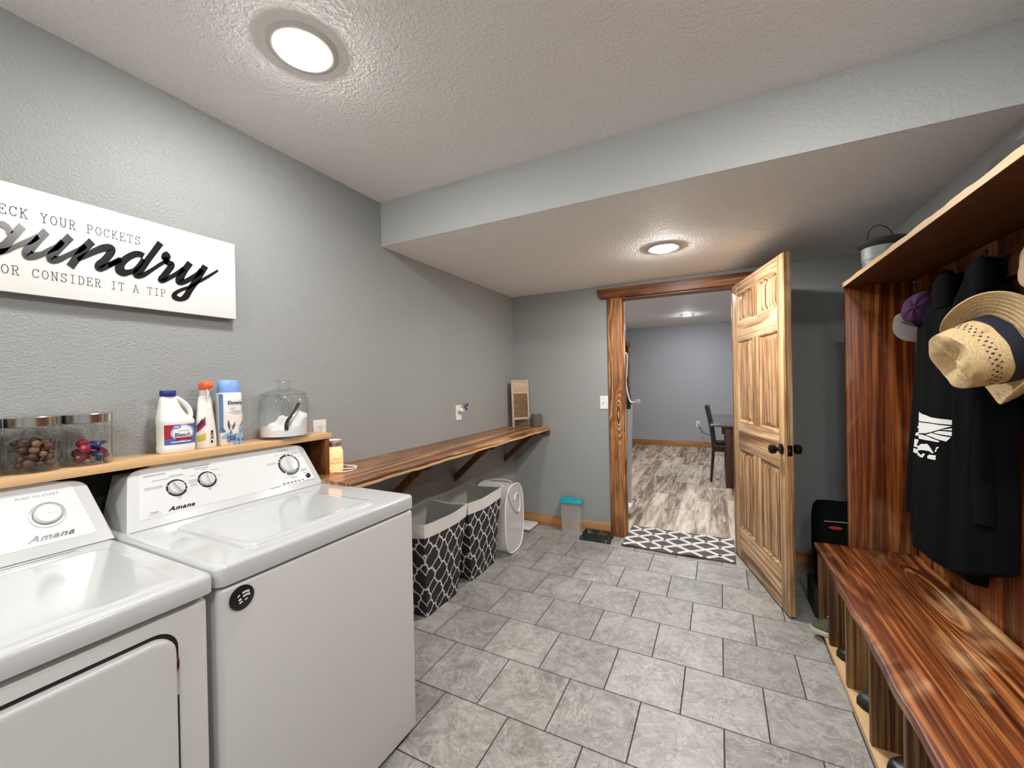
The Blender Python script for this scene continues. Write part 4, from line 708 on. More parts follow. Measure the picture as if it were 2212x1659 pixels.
# clear bag folded over the balls
def bagf(u, v):
    a = u*2*PI; r = .044*(1-.25*v) * (1+.1*math.sin(3*a)+.06*math.sin(7*a+2*v)); return Vector((.078+r*math.cos(a)*(1-v*.5), .412+r*math.sin(a)*(1-v*.5), TOP+.088+.026*v+.006*math.sin(5*a)))
bm = newbm(); grid(bm, bagf, 36, 6, wrap=True); solo('plastic_bag', bm, M['bagfilm'], 'crumpled clear plastic bag on top of the wooden balls', 'bag', (.078, .412, TOP+.088))
PC = [('red', (.30,.012,.03)), ('dark blue', (.012,.022,.14)), ('dark red', (.13,.008,.022)), ('navy', (.02,.03,.10)), ('brown', (.14,.08,.05))]
for n_, c in PC: M['pc_'+n_] = plain('piece_'+n_.replace(' ', '_'), c, .3)
pcs = [(.10, .492, .018, 'dark red', 0), (.115, .503, .046, 'red', 0), (.10, .530, .052, 'dark blue', 1), (.112, .535, .020, 'navy', 1), (.098, .553, .028, 'dark red', 1), (.06, .500, .03, 'dark red', 0), (.062, .535, .020, 'red', 1), (.09, .552, .058, 'dark blue', 2), (.07, .52, .045, 'navy', 1), (.118, .52, .016, 'brown', 2), (.105, .556, .013, 'brown', 2), (.08, .505, .060, 'red', 0)]
for i, (x, y, z, n_, kind) in enumerate(pcs):
    bm = newbm(); q = .0135
    if kind == 0: lathe(bm, [(.001, -q), (q*.8, -q*.7), (q, 0), (q*.8, q*.7), (q*.4, q)], n=16)
    elif kind == 1: box(bm, -q*.9, q*.9, -q*.6, q*.6, -q, q, bev=.003)
    else: box(bm, -q*.4, q*.4, -q*1.3, q*1.3, -q*.3, q*.3, bev=.002)
    bmesh.ops.transform(bm, matrix=Matrix.Translation((x-.006 if x > .1 else x, .522+(y-.522)*.86, TOP+.004+max(z, .014))) @ Euler((rr.random()*1.2, rr.random()*.6, rr.random()*3)).to_matrix().to_4x4(), verts=bm.verts)
    solo('detergent_piece', bm, M['pc_'+n_], 'small %s piece in the right-hand glass canister with the steel lid' % n_, 'trinket', (x, y, TOP+z), 'pieces in the right canister of the steel-lidded pair')
# --- bleach jug
M['jug'] = plain('white_hdpe', (.80,.79,.76), .35); M['bluecap'] = plain('dark_blue_cap', (.010,.018,.19), .4)
M['red'] = plain('label_red', (.36,.012,.025), .4); M['labelblue'] = plain('label_blue', (.06,.12,.42), .4); M['ltblue'] = plain('label_light_blue', (.30,.42,.72), .4); M['paper'] = plain('label_white', (.82,.82,.83), .4); M['navy'] = plain('label_navy', (.02,.025,.09), .4)
jg = thing('bleach_jug', 'white bleach jug with dark blue cap, red and blue label and a looped handle', 'bottle', (.07, .748, TOP))
bm = newbm(); cx, cy = .07, .749
prof = [(0, .050, 0), (.004, .053, 0), (.02, .0535, 0), (.026, .052, 0), (.100, .052, 0), (.106, .0535, 0), (.118, .050, -.003), (.130, .041, -.011), (.148, .034, -.016), (.168, .028, -.019), (.185, .024, -.021), (.197, .021, -.021)]
rings = []
for z, r, off in prof:
    ww = r; rings.append([(cx + .72*r*math.copysign(abs(math.cos(t))**.7, math.cos(t)), cy+off+ww*math.copysign(abs(math.sin(t))**.75, math.sin(t)), TOP+.0005+z) for t in [2*PI*i/36 for i in range(36)]])
loft(bm, rings); part('bottle_body', bm, M['jug'], jg, ang=50)
bm = newbm(); tube(bm, catmull([(cx, cy-.008, TOP+.190), (cx, cy+.006, TOP+.188), (cx, cy+.024, TOP+.174), (cx, cy+.041, TOP+.152), (cx, cy+.0465, TOP+.128), (cx, cy+.040, TOP+.108)], 6), .0068, 12, flat=1.2); part('handle', bm, M['jug'], jg)
bm = newbm(); lathe(bm, [(.0215, 0), (.0225, .002), (.0225, .018), (.021, .0205), (.001, .021)], c=(cx, cy-.021, TOP+.196), n=28, cap1=False); part('cap', bm, M['bluecap'], jg)
def xfront(y): 
    s_ = max(-1, min(1, (y-cy)/.0522)); return cx + .72*.0522*(1-abs(s_)**2.667)**.35+.0006
def lab(bm, y0, y1, z0, z1, dx=0, fx=None, ny=10):
    fx = fx or xfront
    vs = [[bm.verts.new((fx(y0+(y1-y0)*i/ny)+dx, y0+(y1-y0)*i/ny, TOP+z)) for z in (z0, z1)] for i in range(ny+1)]
    for i in range(ny): bm.faces.new((vs[i][0], vs[i+1][0], vs[i+1][1], vs[i][1]))
xf3_ref = [None]
def wrap(bm, fx, dx):
    for v in bm.verts: v.co.x = fx(v.co.y)+dx
def shape(poly, fx, dx, n=0):
    bm = newbm(); f = bm.faces.new([bm.verts.new((0, y, TOP+z)) for y, z in poly])
    bmesh.ops.triangulate(bm, faces=bm.faces[:], ngon_method='EAR_CLIP'); bmesh.ops.subdivide_edges(bm, edges=bm.edges[:], cuts=3, use_grid_fill=True)
    if fx is xf3_ref[0]:
        for v in bm.verts: v.co.y = min(max(v.co.y, .930-.0395), .930+.0395)
    wrap(bm, fx, dx); return bm
lb = newbm(); lab(lb, cy-.045, cy+.048, .030, .098); label_ = part('label', lb, M['red'], jg)
bm = newbm(); lab(bm, cy-.045, cy+.048, .030, .050, .0003); join(bm, shape([(cy+.020, .050), (cy+.048, .050), (cy+.048, .098), (cy+.030, .098)], xfront, .0003)); part('label_print', bm, M['labelblue'], jg)
bm = newbm()
for k in range(1): pass
ell = [(cy+.005+.030*math.cos(t), .069+.024*math.sin(t)) for t in [2*PI*i/24 for i in range(24)]]
part('label_print', shape([(cy+.005+.036*math.cos(t), .069+.029*math.sin(t)) for t in [2*PI*i/24 for i in range(24)]], xfront, .0005), M['ltblue'], jg)
part('label_print', shape(ell, xfront, .0007), M['paper'], jg)
part('label_print', shape([(cy-.014+.013*math.cos(t), .090+.0065*math.sin(t)) for t in [2*PI*i/20 for i in range(20)]], xfront, .0009), M['labelblue'], jg)
bm = newbm(); lab(bm, cy-.018, cy+.032, .043, .053, .0009); part('label_print', bm, M['red'], jg)
bm = newbm(); lab(bm, cy-.030, cy+.030, .0365, .0395, .0007); lab(bm, cy-.022, cy-.006, .0915, .0935, .0012, ny=3); lab(bm, cy-.022, cy-.006, .0875, .0895, .0012, ny=3); part('label_print', bm, M['paper'], jg)
def wtext(s, size, y, z, fx, dx, mat, root, off=.0003, sx=1.0, al='CENTER', sh=0):
    bm = text_bm(s, size, basis((0, y, TOP+z), (0,1,0), (0,0,1), (1,0,0)), 0, sh, off, al, 1.0, sx); wrap(bm, fx, dx); return part('lettering', bm, mat, root)
wtext('Bleach', .0185, cy+.004, .0560, xfront, .0013, M['navy'], jg)
wtext('LOW SPLASH', .006, cy+.006, .0735, xfront, .0013, M['labelblue'], jg, 0)
# --- spray bottle
sp = thing('spray_bottle', 'white spray bottle with orange nozzle, between the bleach and the blue capped bottle', 'bottle', (.072, .846, TOP))
cx2, cy2 = .066, .846; bm = newbm(); rings = []
for z, a, b in ((0, .020, .033), (.004, .022, .035), (.05, .0215, .034), (.10, .020, .030), (.14, .018, .025), (.175, .016, .022), (.19, .014, .019), (.197, .0125, .013)):
    rings.append([(cx2+a*math.cos(t), cy2-.003*(z/.2)+b*math.sin(t), TOP+.0005+z) for t in [2*PI*i/32 for i in range(32)]])
loft(bm, rings); part('bottle_body', bm, M['jug'], sp, ang=50)
bm = newbm(); lathe(bm, [(.0145, 0), (.0150, .016), (.0135, .022)], c=(cx2, cy2-.003, TOP+.194), n=24); part('collar', bm, plain('pink_white_collar', (.72,.58,.55), .4), sp)
M['orange'] = plain('orange_plastic', (.85,.13,.035), .3)
bm = newbm(); rings = []
for x, hw, z0, z1 in ((-.022, .008, .218, .232), (-.010, .015, .214, .244), (.012, .018, .216, .250), (.030, .0165, .222, .246), (.038, .011, .228, .240)):
    rings.append([(cx2+x, cy2-.003+yy, TOP+zz) for yy, zz in rrect(-hw, hw, z0, z1, min(hw, (z1-z0)/2)*.7, 4)])
loft(bm, rings); part('nozzle', bm, M['orange'], sp, ang=60)
bm = newbm(); tube(bm, catmull([(cx2+.020, cy2-.003, TOP+.218), (cx2+.026, cy2-.003, TOP+.205), (cx2+.022, cy2-.003, TOP+.190)], 5), .004, 8); part('trigger', bm, M['jug'], sp)
xf2 = lambda y: cx2+.0222*math.sqrt(max(.02, 1-((y-cy2)/.0352)**2))
M['yellow'] = plain('label_yellow', (.55,.47,.06), .4)
part('label_print', shape([(cy2-.034, .075), (cy2-.012, .118), (cy2-.011, .088), (cy2-.034, .060)], xf2, .0006), M['red'], sp)
part('label_print', shape([(cy2-.034, .085), (cy2-.020, .112), (cy2-.018, .095), (cy2-.034, .074)], xf2, .0008), M['navy'], sp)
part('label_print', shape([(cy2-.034, .025), (cy2-.011, .032), (cy2-.011, .058), (cy2-.034, .046)], xf2, .0006), M['yellow'], sp)
bm = newbm()
for z in (.062, .051, .047, .041, .037, .033): lab(bm, cy2+.004, cy2+.015, z, z+.0022, .0015, xf2, 3)
lab(bm, cy2+.006, cy2+.013, .055, .062, .0015, xf2, 3); lab(bm, cy2+.005, cy2+.012, .018, .027, .0015, xf2, 3); part('lettering', bm, M['ink'], sp)
# --- scent booster bottle
dn = thing('fabric_softener', 'tall white and pale blue laundry bottle with a domed light blue cap', 'bottle', (.062, .928, TOP))
cx3, cy3 = .062, .930; bm = newbm(); rings = []
for z, k in ((0, .93), (.004, 1), (.09, 1), (.135, .965), (.17, 1), (.198, .99), (.203, .93)):
    rings.append([(cx3+.030*k*math.copysign(abs(math.cos(t))**.6, math.cos(t)), cy3+.0425*k*math.copysign(abs(math.sin(t))**.7, math.sin(t)), TOP+.0005+z) for t in [2*PI*i/40 for i in range(40)]])
loft(bm, rings); part('bottle_body', bm, M['jug'], dn, ang=50)
M['capblue'] = plain('light_blue_cap', (.22,.40,.78), .3); M['sideblue'] = plain('side_blue', (.10,.20,.38), .4)
bm = newbm(); rings = []
for z, k in ((.200, .95), (.203, .97), (.236, .90), (.246, .84), (.251, .70), (.252, .3)):
    rings.append([(cx3+.029*k*math.cos(t), cy3+.0405*k*math.copysign(abs(math.sin(t))**.85, math.sin(t)), TOP+.001+z) for t in [2*PI*i/36 for i in range(36)]])
loft(bm, rings); part('cap', bm, M['capblue'], dn, ang=50)
xf3 = lambda y: cx3+.0302*max(.004, (1-abs((y-cy3)/.0428)**2.86))**.3+.0006
xf3_ref[0] = xf3
bm = newbm(); lab(bm, cy3-.0422, cy3-.034, .05, .198, .0006, xf3, 4); part('label_print', bm, M['sideblue'], dn)
bm = newbm(); lab(bm, cy3-.030, cy3+.040, .075, .118, .0003, xf3, 12); part('label_print', bm, plain('label_cream', (.80,.72,.64), .4), dn)
def leafp(bm, y, z, L, a, wd, dx):
    pts = []
    for t, s_ in ((0, 0), (.25, .8), (.5, 1), (.8, .5), (1, 0), (.8, -.5), (.5, -1), (.25, -.8)):
        pts.append((y+math.sin(a)*L*t+math.cos(a)*wd*s_, z+math.cos(a)*L*t-math.sin(a)*wd*s_))
    join(bm, shape(pts, xf3, dx))
bm = newbm()
for y, z, L, a, wd in ((-.015,.058,.042,-.12,.0045), (-.006,.058,.034,.35,.0042), (-.028,.050,.030,-.6,.0042), (.020,.052,.048,.42,.004), (.030,.040,.040,.05,.004), (-.032,.06,.022,-.7,.003)): leafp(bm, cy3+y, z, L, a, wd, .0010)
part('label_print', bm, plain('dark_leaf', (.06,.12,.16), .4), dn)
bm = newbm()
for i in range(16): leafp(bm, cy3-.022+.062*rr.random(), .012+.035*rr.random(), .024+.014*rr.random(), rr.random()*5, .006, .0013+i*.0001)
part('label_print', bm, plain('flower_blue', (.24,.40,.62), .4), dn)
bm = newbm()
for i in range(12): leafp(bm, cy3-.022+.060*rr.random(), .010+.035*rr.random(), .016+.010*rr.random(), rr.random()*5, .003, .0031+i*.0001)
part('label_print', bm, plain('flower_dark_blue', (.05,.12,.26), .4), dn)
wtext('Downy', .019, cy3+.008, .158, xf3, .0012, M['navy'], dn, .0006)
wtext('light', .013, cy3-.002, .140, xf3, .0012, M['grey'], dn, 0)
bm = newbm()
for z, a, b in ((.131, -.008, .028), (.126, -.018, .030), (.120, -.004, .026)): lab(bm, cy3+a, cy3+b, z, z+.0016, .0008, xf3, 5)
part('lettering', bm, M['greyprint'], dn)
# --- big lidded jar with powder and scoop
J = (.085, 1.143); JR = .096
jr = thing('glass_jar', 'large clear glass jar of white washing powder with a knobbed glass lid', 'jar', (J[0], J[1], TOP))
bm = newbm(); lathe(bm, [(JR*.88, 0), (JR*.97, .006), (JR, .02), (JR, .155), (JR*.96, .172), (JR*.90, .180), (JR*.90, .188)], c=(*J, TOP+.0005), n=56, cap1=False)
part('glass_body', bm, M['glass'], jr)
bm = newbm(); lathe(bm, [(JR*.86, .186), (JR*.97, .1895), (JR*.97, .193), (JR*.80, .199), (JR*.45, .209), (JR*.27, .216), (JR*.22, .222), (JR*.24, .238), (JR*.30, .246), (JR*.26, .251), (.001, .252)], c=(*J, TOP+.0005), n=56, cap1=False)
part('lid', bm, M['glass'], jr)
def pw(u, v):
    a = u*2*PI; r = JR*.952*v; x, y = r*math.cos(a), r*math.sin(a)
    z = .060 + .028*math.tanh((y-.01)/.035) + .010*math.sin(x*45+1) - .022*math.exp(-((y+.02)**2+(x-.03)**2)/.0012) + .006*math.sin(y*120+x*40)
    return Vector((J[0]+x, J[1]+y, TOP+.012+max(.012, z)))
bm = newbm(); V = grid(bm, pw, 48, 16, wrap=True)
bot = [bm.verts.new((J[0]+JR*.93*math.cos(2*PI*i/48), J[1]+JR*.93*math.sin(2*PI*i/48), TOP+.012)) for i in range(48)]
bridge(bm, [c[-1] for c in V], bot); bm.faces.new(bot); bmesh.ops.remove_doubles(bm, verts=bm.verts, dist=1e-5)
pwd = solo('washing_powder', bm, plain('washing_powder', (.85,.84,.84), .9, bump=.4, bscale=900), 'heaped white washing powder filling the lower part of the big glass jar', 'powder', (*J, TOP+.012)); pwd['kind'] = 'stuff'
sc = thing('scoop', 'black plastic scoop stuck in the white powder inside the glass jar', 'scoop', (.12, 1.15, TOP+.07))
P0, P1 = Vector((.128, 1.143, TOP+.092)), Vector((.115, 1.196, TOP+.150)); d = (P1-P0).normalized()
bm = newbm(); tube(bm, [P0, P0+d*.02, P0+d*.045], .0055, 8, flat=.5)
lp_ = [P1 + (d*math.cos(t)*.016 + Vector((0,0,1)).cross(d).cross(d)*math.sin(t)*.008)-d*.018 for t in [2*PI*i/16 for i in range(16)]]
tube(bm, lp_, .0028, 6, closed=True); part('handle', bm, M['black'], sc)
bm = newbm(); tube(bm, catmull([P0, P0-d*.015+Vector((0,-.004,-.004)), P0-d*.026+Vector((0,-.006,-.018)), P0-d*.030+Vector((0,-.004,-.034))], 4), .010, 12, flat=.45); part('bowl', bm, M['black'], sc)

# ================================================================ WARMER, OUTLETS, NIGHT LIGHT, WASHBOARD
t = NT('glowing_orange_glass'); n_ = t.noise(t.coord(), 30, 2)
t.set(t.b.inputs['Base Color'], (.85,.42,.22,1)); t.set(t.b.inputs['Emission Color'], t.mix(n_, (1,.36,.13), (1,.50,.22))); t.b.inputs['Emission Strength'].default_value = .72; t.base(rough=.3); M['glow'] = t.m
M['glowdot'] = emis('warm_light_hole', (1,.75,.40), 6)
wx, wy, wz = .115, 1.373, .9355
wm = thing('wax_warmer', 'glowing orange jar-shaped wax warmer with a grey band on the long shelf', 'warmer', (wx, wy, wz))
bm = newbm(); lathe(bm, [(.036, 0), (.039, .004), (.040, .02), (.040, .095), (.036, .110), (.030, .119), (.028, .122)], c=(wx, wy, wz), n=36); part('jar_body', bm, M['glow'], wm)
bm = newbm(); lathe(bm, [(.029, .121), (.0315, .123), (.0315, .140), (.0285, .143)], c=(wx, wy, wz), n=36); part('band', bm, plain('galvanised_band', (.42,.38,.36), .35, .8), wm)
bm = newbm(); lathe(bm, [(.0275, .141), (.031, .146), (.034, .152), (.030, .152), (.026, .147), (.001, .146)], c=(wx, wy, wz), n=36, cap1=False); part('dish', bm, M['plastic'], wm)
for a, z in ((-70, .022), (-20, .085), (-95, .100), (10, .03), (20, .10), (-60, .098)):
    c = Vector((wx+.0402*math.cos(math.radians(a)), wy+.0402*math.sin(math.radians(a)), wz+z)); dd = Vector((math.cos(math.radians(a)), math.sin(math.radians(a)), 0))
    bm = newbm(); lathe(bm, [(.0026, 0), (.0022, .0008), (.001, .001)], c=c-dd*.0004, n=12, ax=dd); part('light_hole', bm, M['glowdot'], wm)
sh = lambda y: wx+math.sqrt(max(0, .0404**2-(y-wy)**2))
for s_, z in (('Relax', .058), ('Refresh', .040)):
    bm = text_bm(s_, .017, basis((0, wy-.012, wz+z), (0,1,0), (0,0,1), (1,0,0)), 0, .35, 0)
    for v in bm.verts: v.co.x = sh(v.co.y)+.0002
    part('lettering', bm, plain('raised_glass_letters', (.75,.30,.14), .4), wm)
bm = newbm(); tube(bm, catmull([(wx+.015, wy+.035, wz+.006), (wx+.05, wy+.07, wz+.006), (wx+.02, wy+.115, wz+.006), (wx-.05, wy+.09, wz+.012), (.030, wy+.055, wz+.06), (.022, wy+.03, wz+.16), (.014, wy+.015, 1.125)], 6), .0028, 8)
part('cord', bm, M['plastic'], wm)
bm = newbm(); tube(bm, catmull([(wx+.03, wy-.03, wz+.004), (wx+.075, wy+.0, wz+.004), (wx+.075, wy+.06, wz+.004), (wx+.03, wy+.10, wz+.005), (wx-.02, wy+.09, wz+.006)], 6), .0025, 8)
part('cord', bm, M['plastic'], wm)
M['slot'] = plain('outlet_slot', (.03,.028,.025), .6)
def outlet(y, z, label, X=0, kind='outlet', plane='x', h=.115, w_=.072):
    """plate on a wall: plane x = left wall (faces +x), plane y = a far wall at y=X (faces -y)"""
    Mo = basis((X, y, z), (0,1,0), (0,0,1), (1,0,0)) if plane == 'x' else basis((y, X, z), (1,0,0), (0,0,1), (0,-1,0))
    t = thing('light_switch' if kind == 'switch' else 'wall_outlet', label, 'switch' if kind == 'switch' else 'outlet', M=Mo)
    bm = newbm(); loft(bm, [[(a, b, c) for a, b in rrect(-w_/2+i, w_/2-i, -h/2+i, h/2-i, .004, 3)] for c, i in ((0, 0), (.004, 0), (.0058, .002))]); part('cover_plate', bm, M['plate'], t, True)
    if kind == 'switch':
        bm = newbm(); box(bm, -.005, .005, -.012, .012, .004, .0068, bev=.0008); part('switch_frame', bm, M['plate'], t, True)
        bm = newbm(); box(bm, -.0035, .0035, -.002, .010, .006, .016, bev=.001); part('toggle', bm, M['plastic'], t, True)
    else:
        for s_ in (-1, 1):
            bm = newbm(); prism(bm, [(.017*math.cos(a)*1.0, .0145*math.sin(a)*.95+s_*.021) for a in [2*PI*i/20 for i in range(20)]], (0,0,.0052), (1,0,0), (0,1,0), (0,0,1), .0018)
            r = part('receptacle', bm, M['plastic'], t, True)
            for dx, hh in ((-.0065, .0042), (.0065, .0035)):
                part('slot', boxbm(dx-.0011, dx+.0011, s_*.021-hh+.003, s_*.021+hh+.003, .0066, .0074), M['slot'], r, True)
            bm = newbm(); cyl(bm, (0, s_*.021-.0075, .0066), (0, s_*.021-.0075, .0074), .0024, n=10); part('slot', bm, M['slot'], r, True)
    bm = newbm(); cyl(bm, (0, 0 if kind != 'switch' else .030, .005), (0, 0 if kind != 'switch' else .030, .0066), .0025, n=10); part('screw', bm, M['chrome'], t, True)
    return t
outlet(1.384, 1.122, 'white wall outlet above the glowing orange wax warmer')
o2 = outlet(2.604, 1.124, 'white wall outlet holding the butterfly night light')
outlet(.882, 1.157, 'white light switch on the far wall left of the doorway', D, 'switch', 'y')
outlet(1.398, .458, 'white outlet low on the wall of the room beyond', Y2, 'outlet', 'y')
nl = thing('night_light', 'plug-in night light with a purple butterfly, in the outlet over the long shelf', 'night light', (.008, 2.604, 1.148))
bm = newbm(); lathe(bm, [(.015, 0), (.018, .006), (.018, .022), (.012, .032), (.001, .034)], c=(.0085, 2.606, 1.143), n=24, ax=(1,0,0), cap1=False, ex=1.2); part('plug_body', bm, M['plastic'], nl)
M['purple'] = plain('purple_wing', (.13,.075,.20), .3); M['brass'] = plain('brass', (.45,.30,.10), .25, 1.0)
c0 = Vector((.046, 2.614, 1.166))
bm = newbm(); tube(bm, [c0+Vector((-.010, -.004, -.03)), c0+Vector((-.004, 0, -.01)), c0, c0+Vector((.002, .001, .028))], .0028, 8); lathe(bm, [(.001, -.004), (.004, 0), (.001, .004)], c=c0+Vector((.002, .001, .032)), n=10); part('body', bm, M['brass'], nl)
def wing(pts, nrm):
    bm = newbm(); P = catmull([c0+Vector(p) for p in pts], 4, True); vs = [bm.verts.new(p) for p in P]; bm.faces.new(vs); solidify(bm, .0012); return bm
part('wing', wing([(0,0,.002), (.006,.014,.022), (.010,.032,.034), (.012,.034,.022), (.010,.022,.004)], 0), M['purple'], nl)
part('wing', wing([(0,0,0), (.008,.014,-.002), (.014,.024,-.012), (.012,.018,-.026), (.005,.008,-.014)], 0), M['purple'], nl)
part('wing', wing([(0,0,.002), (.018,.000,.020), (.034,.008,.030), (.034,.006,.014), (.018,.001,.000)], 0), M['purple'], nl)
part('wing', wing([(0,0,0), (.016,.002,-.004), (.026,.006,-.014), (.018,.004,-.022)], 0), M['purple'], nl)
# washboard, leaning in the corner
M['oldwood'] = plain('aged_pale_wood', (.48,.36,.25), .6, bump=.3, bscale=120, vary=.18)
bl, br = Vector((.062, 3.392, .9355)), Vector((.180, 3.522, .9355)); wv = (br-bl); WW = wv.length; wv.normalize()
tl = Vector((-.020, .012, .432)).normalized(); wn = wv.cross(tl).normalized()
Mw = basis(bl, wv, tl, wn); WH = .434
wb = thing('washboard', 'small wooden washboard with ribbed metal face, leaning in the corner on the long shelf', 'washboard', M=Mw)
for a in (0, WW-.018): part('side_rail', boxbm(a, a+.018, 0, WH, -.009, .009, bev=.0015), M['oldwood'], wb, True)
part('top_rail', boxbm(.018, WW-.018, WH-.016, WH-.001, -.008, .008, bev=.001), M['oldwood'], wb, True)
part('top_panel', boxbm(.018, WW-.018, .320, WH-.018, -.005, .003, bev=.001), M['oldwood'], wb, True)
part('ledge', boxbm(.016, WW-.016, .302, .322, -.006, .008, bev=.0015), M['oldwood'], wb, True)
part('bottom_rail', boxbm(.018, WW-.018, .062, .082, -.007, .007, bev=.001), M['oldwood'], wb, True)
bm = newbm(); rings = []
n_r = 15
for i in range(n_r*6+1):
    z = .082+.220*i/(n_r*6); dx = .0060*math.sin(2*PI*i/6); rings.append([(.018, z, dx), (WW-.018, z, dx)])
V = [[bm.verts.new(p) for p in r] for r in rings]
for a, b in zip(V, V[1:]): bm.faces.new((a[0], a[1], b[1], b[0]))
solidify(bm, .001); part('ribbed_plate', bm, plain('aged_brass_plate', (.30,.22,.14), .35, .7), wb, True, ang=80)
cp = thing('cup', 'dark grey cup with a zigzag relief, beside the washboard', 'cup', (.262, 3.490, .9355))
bm = newbm(); lathe(bm, [(.042, 0), (.047, .004), (.048, .02), (.048, .108), (.045, .113), (.043, .110), (.043, .02), (.001, .015)], c=(.262, 3.490, .9355), n=40, cap1=False); part('cup_body', bm, plain('grey_stoneware', (.095,.09,.078), .7), cp)
bm = newbm()
for r in range(7):
    z = .014+.0135*r; pts = []
    for i in range(64):
        a = 2*PI*i/64; pts.append((.262+.0485*math.cos(a), 3.490+.0485*math.sin(a), .9355+z+.0055*abs(((i/4) % 2)-1)))
    tube(bm, pts, .0011, 4, closed=True)
o = part('zigzag_relief', bm, plain('zigzag_relief', (.15,.145,.125), .7), cp, kind='stuff')

# ================================================================ LAUNDRY HAMPERS
M['quat'] = quatrefoil(); M['band'] = plain('white_canvas', (.66,.64,.61), .9, bump=.3, bscale=600); M['lining'] = plain('grey_lining', (.36,.355,.33), .85, bump=.3, bscale=300)
def hamper(y0, y1, g0, g1, label, seed):
    rs = random.Random(seed); t = thing('laundry_hamper', label, 'hamper', (.16, (g0+g1)/2, 0))
    z1 = .572; zb = .505
    def sec(z, grow=0):
        k = z/z1; xa, xb = .035*(1-k)+.012*k, .262*(1-k)+.325*k; a, b = g0*(1-k)+y0*k, g1*(1-k)+y1*k
        xa -= grow; xb += grow; a -= grow; b += grow
        pts = []; n = 9
        cs = [(xb, a), (xb, b), (xa, b), (xa, a)]
        for i in range(4):
            p, q = cs[i], cs[(i+1) % 4]
            for j in range(n):
                s_ = j/n; bulge = .010*math.sin(PI*s_)*math.sin(PI*min(1, k*1.05)) + .004*math.sin(9*s_+seed+k*7)*math.sin(PI*s_)
                nx, ny = (q[1]-p[1]), -(q[0]-p[0]); L = math.hypot(nx, ny); nx, ny = nx/L, ny/L
                r = .97 if j == 0 else 1
                pts.append((p[0]+(q[0]-p[0])*s_+nx*bulge, p[1]+(q[1]-p[1])*s_+ny*bulge, z+(.012*math.sin(PI*s_)*-1 if k > .8 else 0)))
        return pts
    bm = newbm(); rings = [sec(z) for z in [.002+(zb-.002)*i/10 for i in range(11)]]; R = loft(bm, rings, cap=False); bm.faces.new(R[0][::-1])
    solidify(bm, .002); part('patterned_body', bm, M['quat'], t, ang=60)
    bm = newbm(); loft(bm, [sec(z, .0025) for z in (zb-.012, zb+.015, z1-.01, z1)], cap=False); solidify(bm, .0025); part('rim_band', bm, M['band'], t, ang=60)
    bm = newbm(); R = loft(bm, [[(x, y, z) for x, y, z in sec(z, -.005)] for z in (z1-.002, .45, .3, .15, .02)], cap=False); bm.faces.new(R[-1]); part('lining', bm, M['lining'], t, ang=60)
    return t
hamper(1.775, 2.205, 1.865, 2.165, 'black hamper with white lattice print, nearest the washing machine', 1)
hamper(2.215, 2.675, 2.345, 2.660, 'black hamper with white lattice print, next to the white mesh hamper', 4)
# pop-up mesh hamper
t = NT('white_mesh'); tr = t.n('ShaderNodeBsdfTransparent'); df = t.b; df.inputs['Base Color'].default_value = (.80,.79,.78,1); df.inputs['Roughness'].default_value = .7
mx = t.n('ShaderNodeMixShader', {0: .52}); t.t.links.new(tr.outputs[0], mx.inputs[1]); t.t.links.new(df.outputs[0], mx.inputs[2]); t.t.links.new(mx.outputs[0], t.t.nodes['Material Output'].inputs[0]); M['mesh'] = t.m
ph = thing('pop_up_hamper', 'white mesh pop-up laundry hamper with oval wire rims and handles', 'hamper', (.16, 2.92, 0))
HX0, HX1, HY0, HY1, HH = .035, .315, 2.735, 3.065, .545
def oval(x, i, n=44): 
    out = []
    for k in range(n):
        a = 2*PI*k/n; out.append((x, (HY0+HY1)/2+((HY1-HY0)/2-i)*math.copysign(abs(math.cos(a))**.75, math.cos(a)), HH/2+(HH/2-i)*math.copysign(abs(math.sin(a))**.6, math.sin(a))))
    return out
for x in (HX0, HX1): bm = newbm(); tube(bm, oval(x, .007), .006, 8, closed=True); part('rim', bm, M['plastic'], ph)
bm = newbm(); loft(bm, [oval(HX0, .01), oval(HX1, .01)], cap=False); part('mesh_wall', bm, M['mesh'], ph)
for x in (HX0, HX1): bm = newbm(); bm.faces.new([bm.verts.new(p) for p in oval(x, .009)]); part('mesh_panel', bm, M['mesh'], ph)
bm = newbm(); tube(bm, catmull([(HX1+.008, 2.775, .50), (HX1+.010, 2.80, .47), (HX1+.010, 2.84, .40), (HX1+.010, 2.90, .335), (HX1+.010, 2.945, .31), (HX1+.010, 2.97, .33), (HX1+.010, 2.975, .39), (HX1+.010, 2.96, .45), (HX1+.008, 2.91, .455), (HX1+.008, 2.885, .42)], 5), .0065, 8, flat=.6); part('handle', bm, M['plastic'], ph)
for y0 in (2.80, 2.94):
    bm = newbm(); tube(bm, catmull([(.07, y0, HH-.004), (.11, y0+.01, HH+.004), (.18, y0+.02, HH+.006), (.24, y0+.01, HH+.004), (.28, y0, HH-.004)], 5), .006, 8, flat=.5); part('top_edge', bm, M['plastic'], ph)

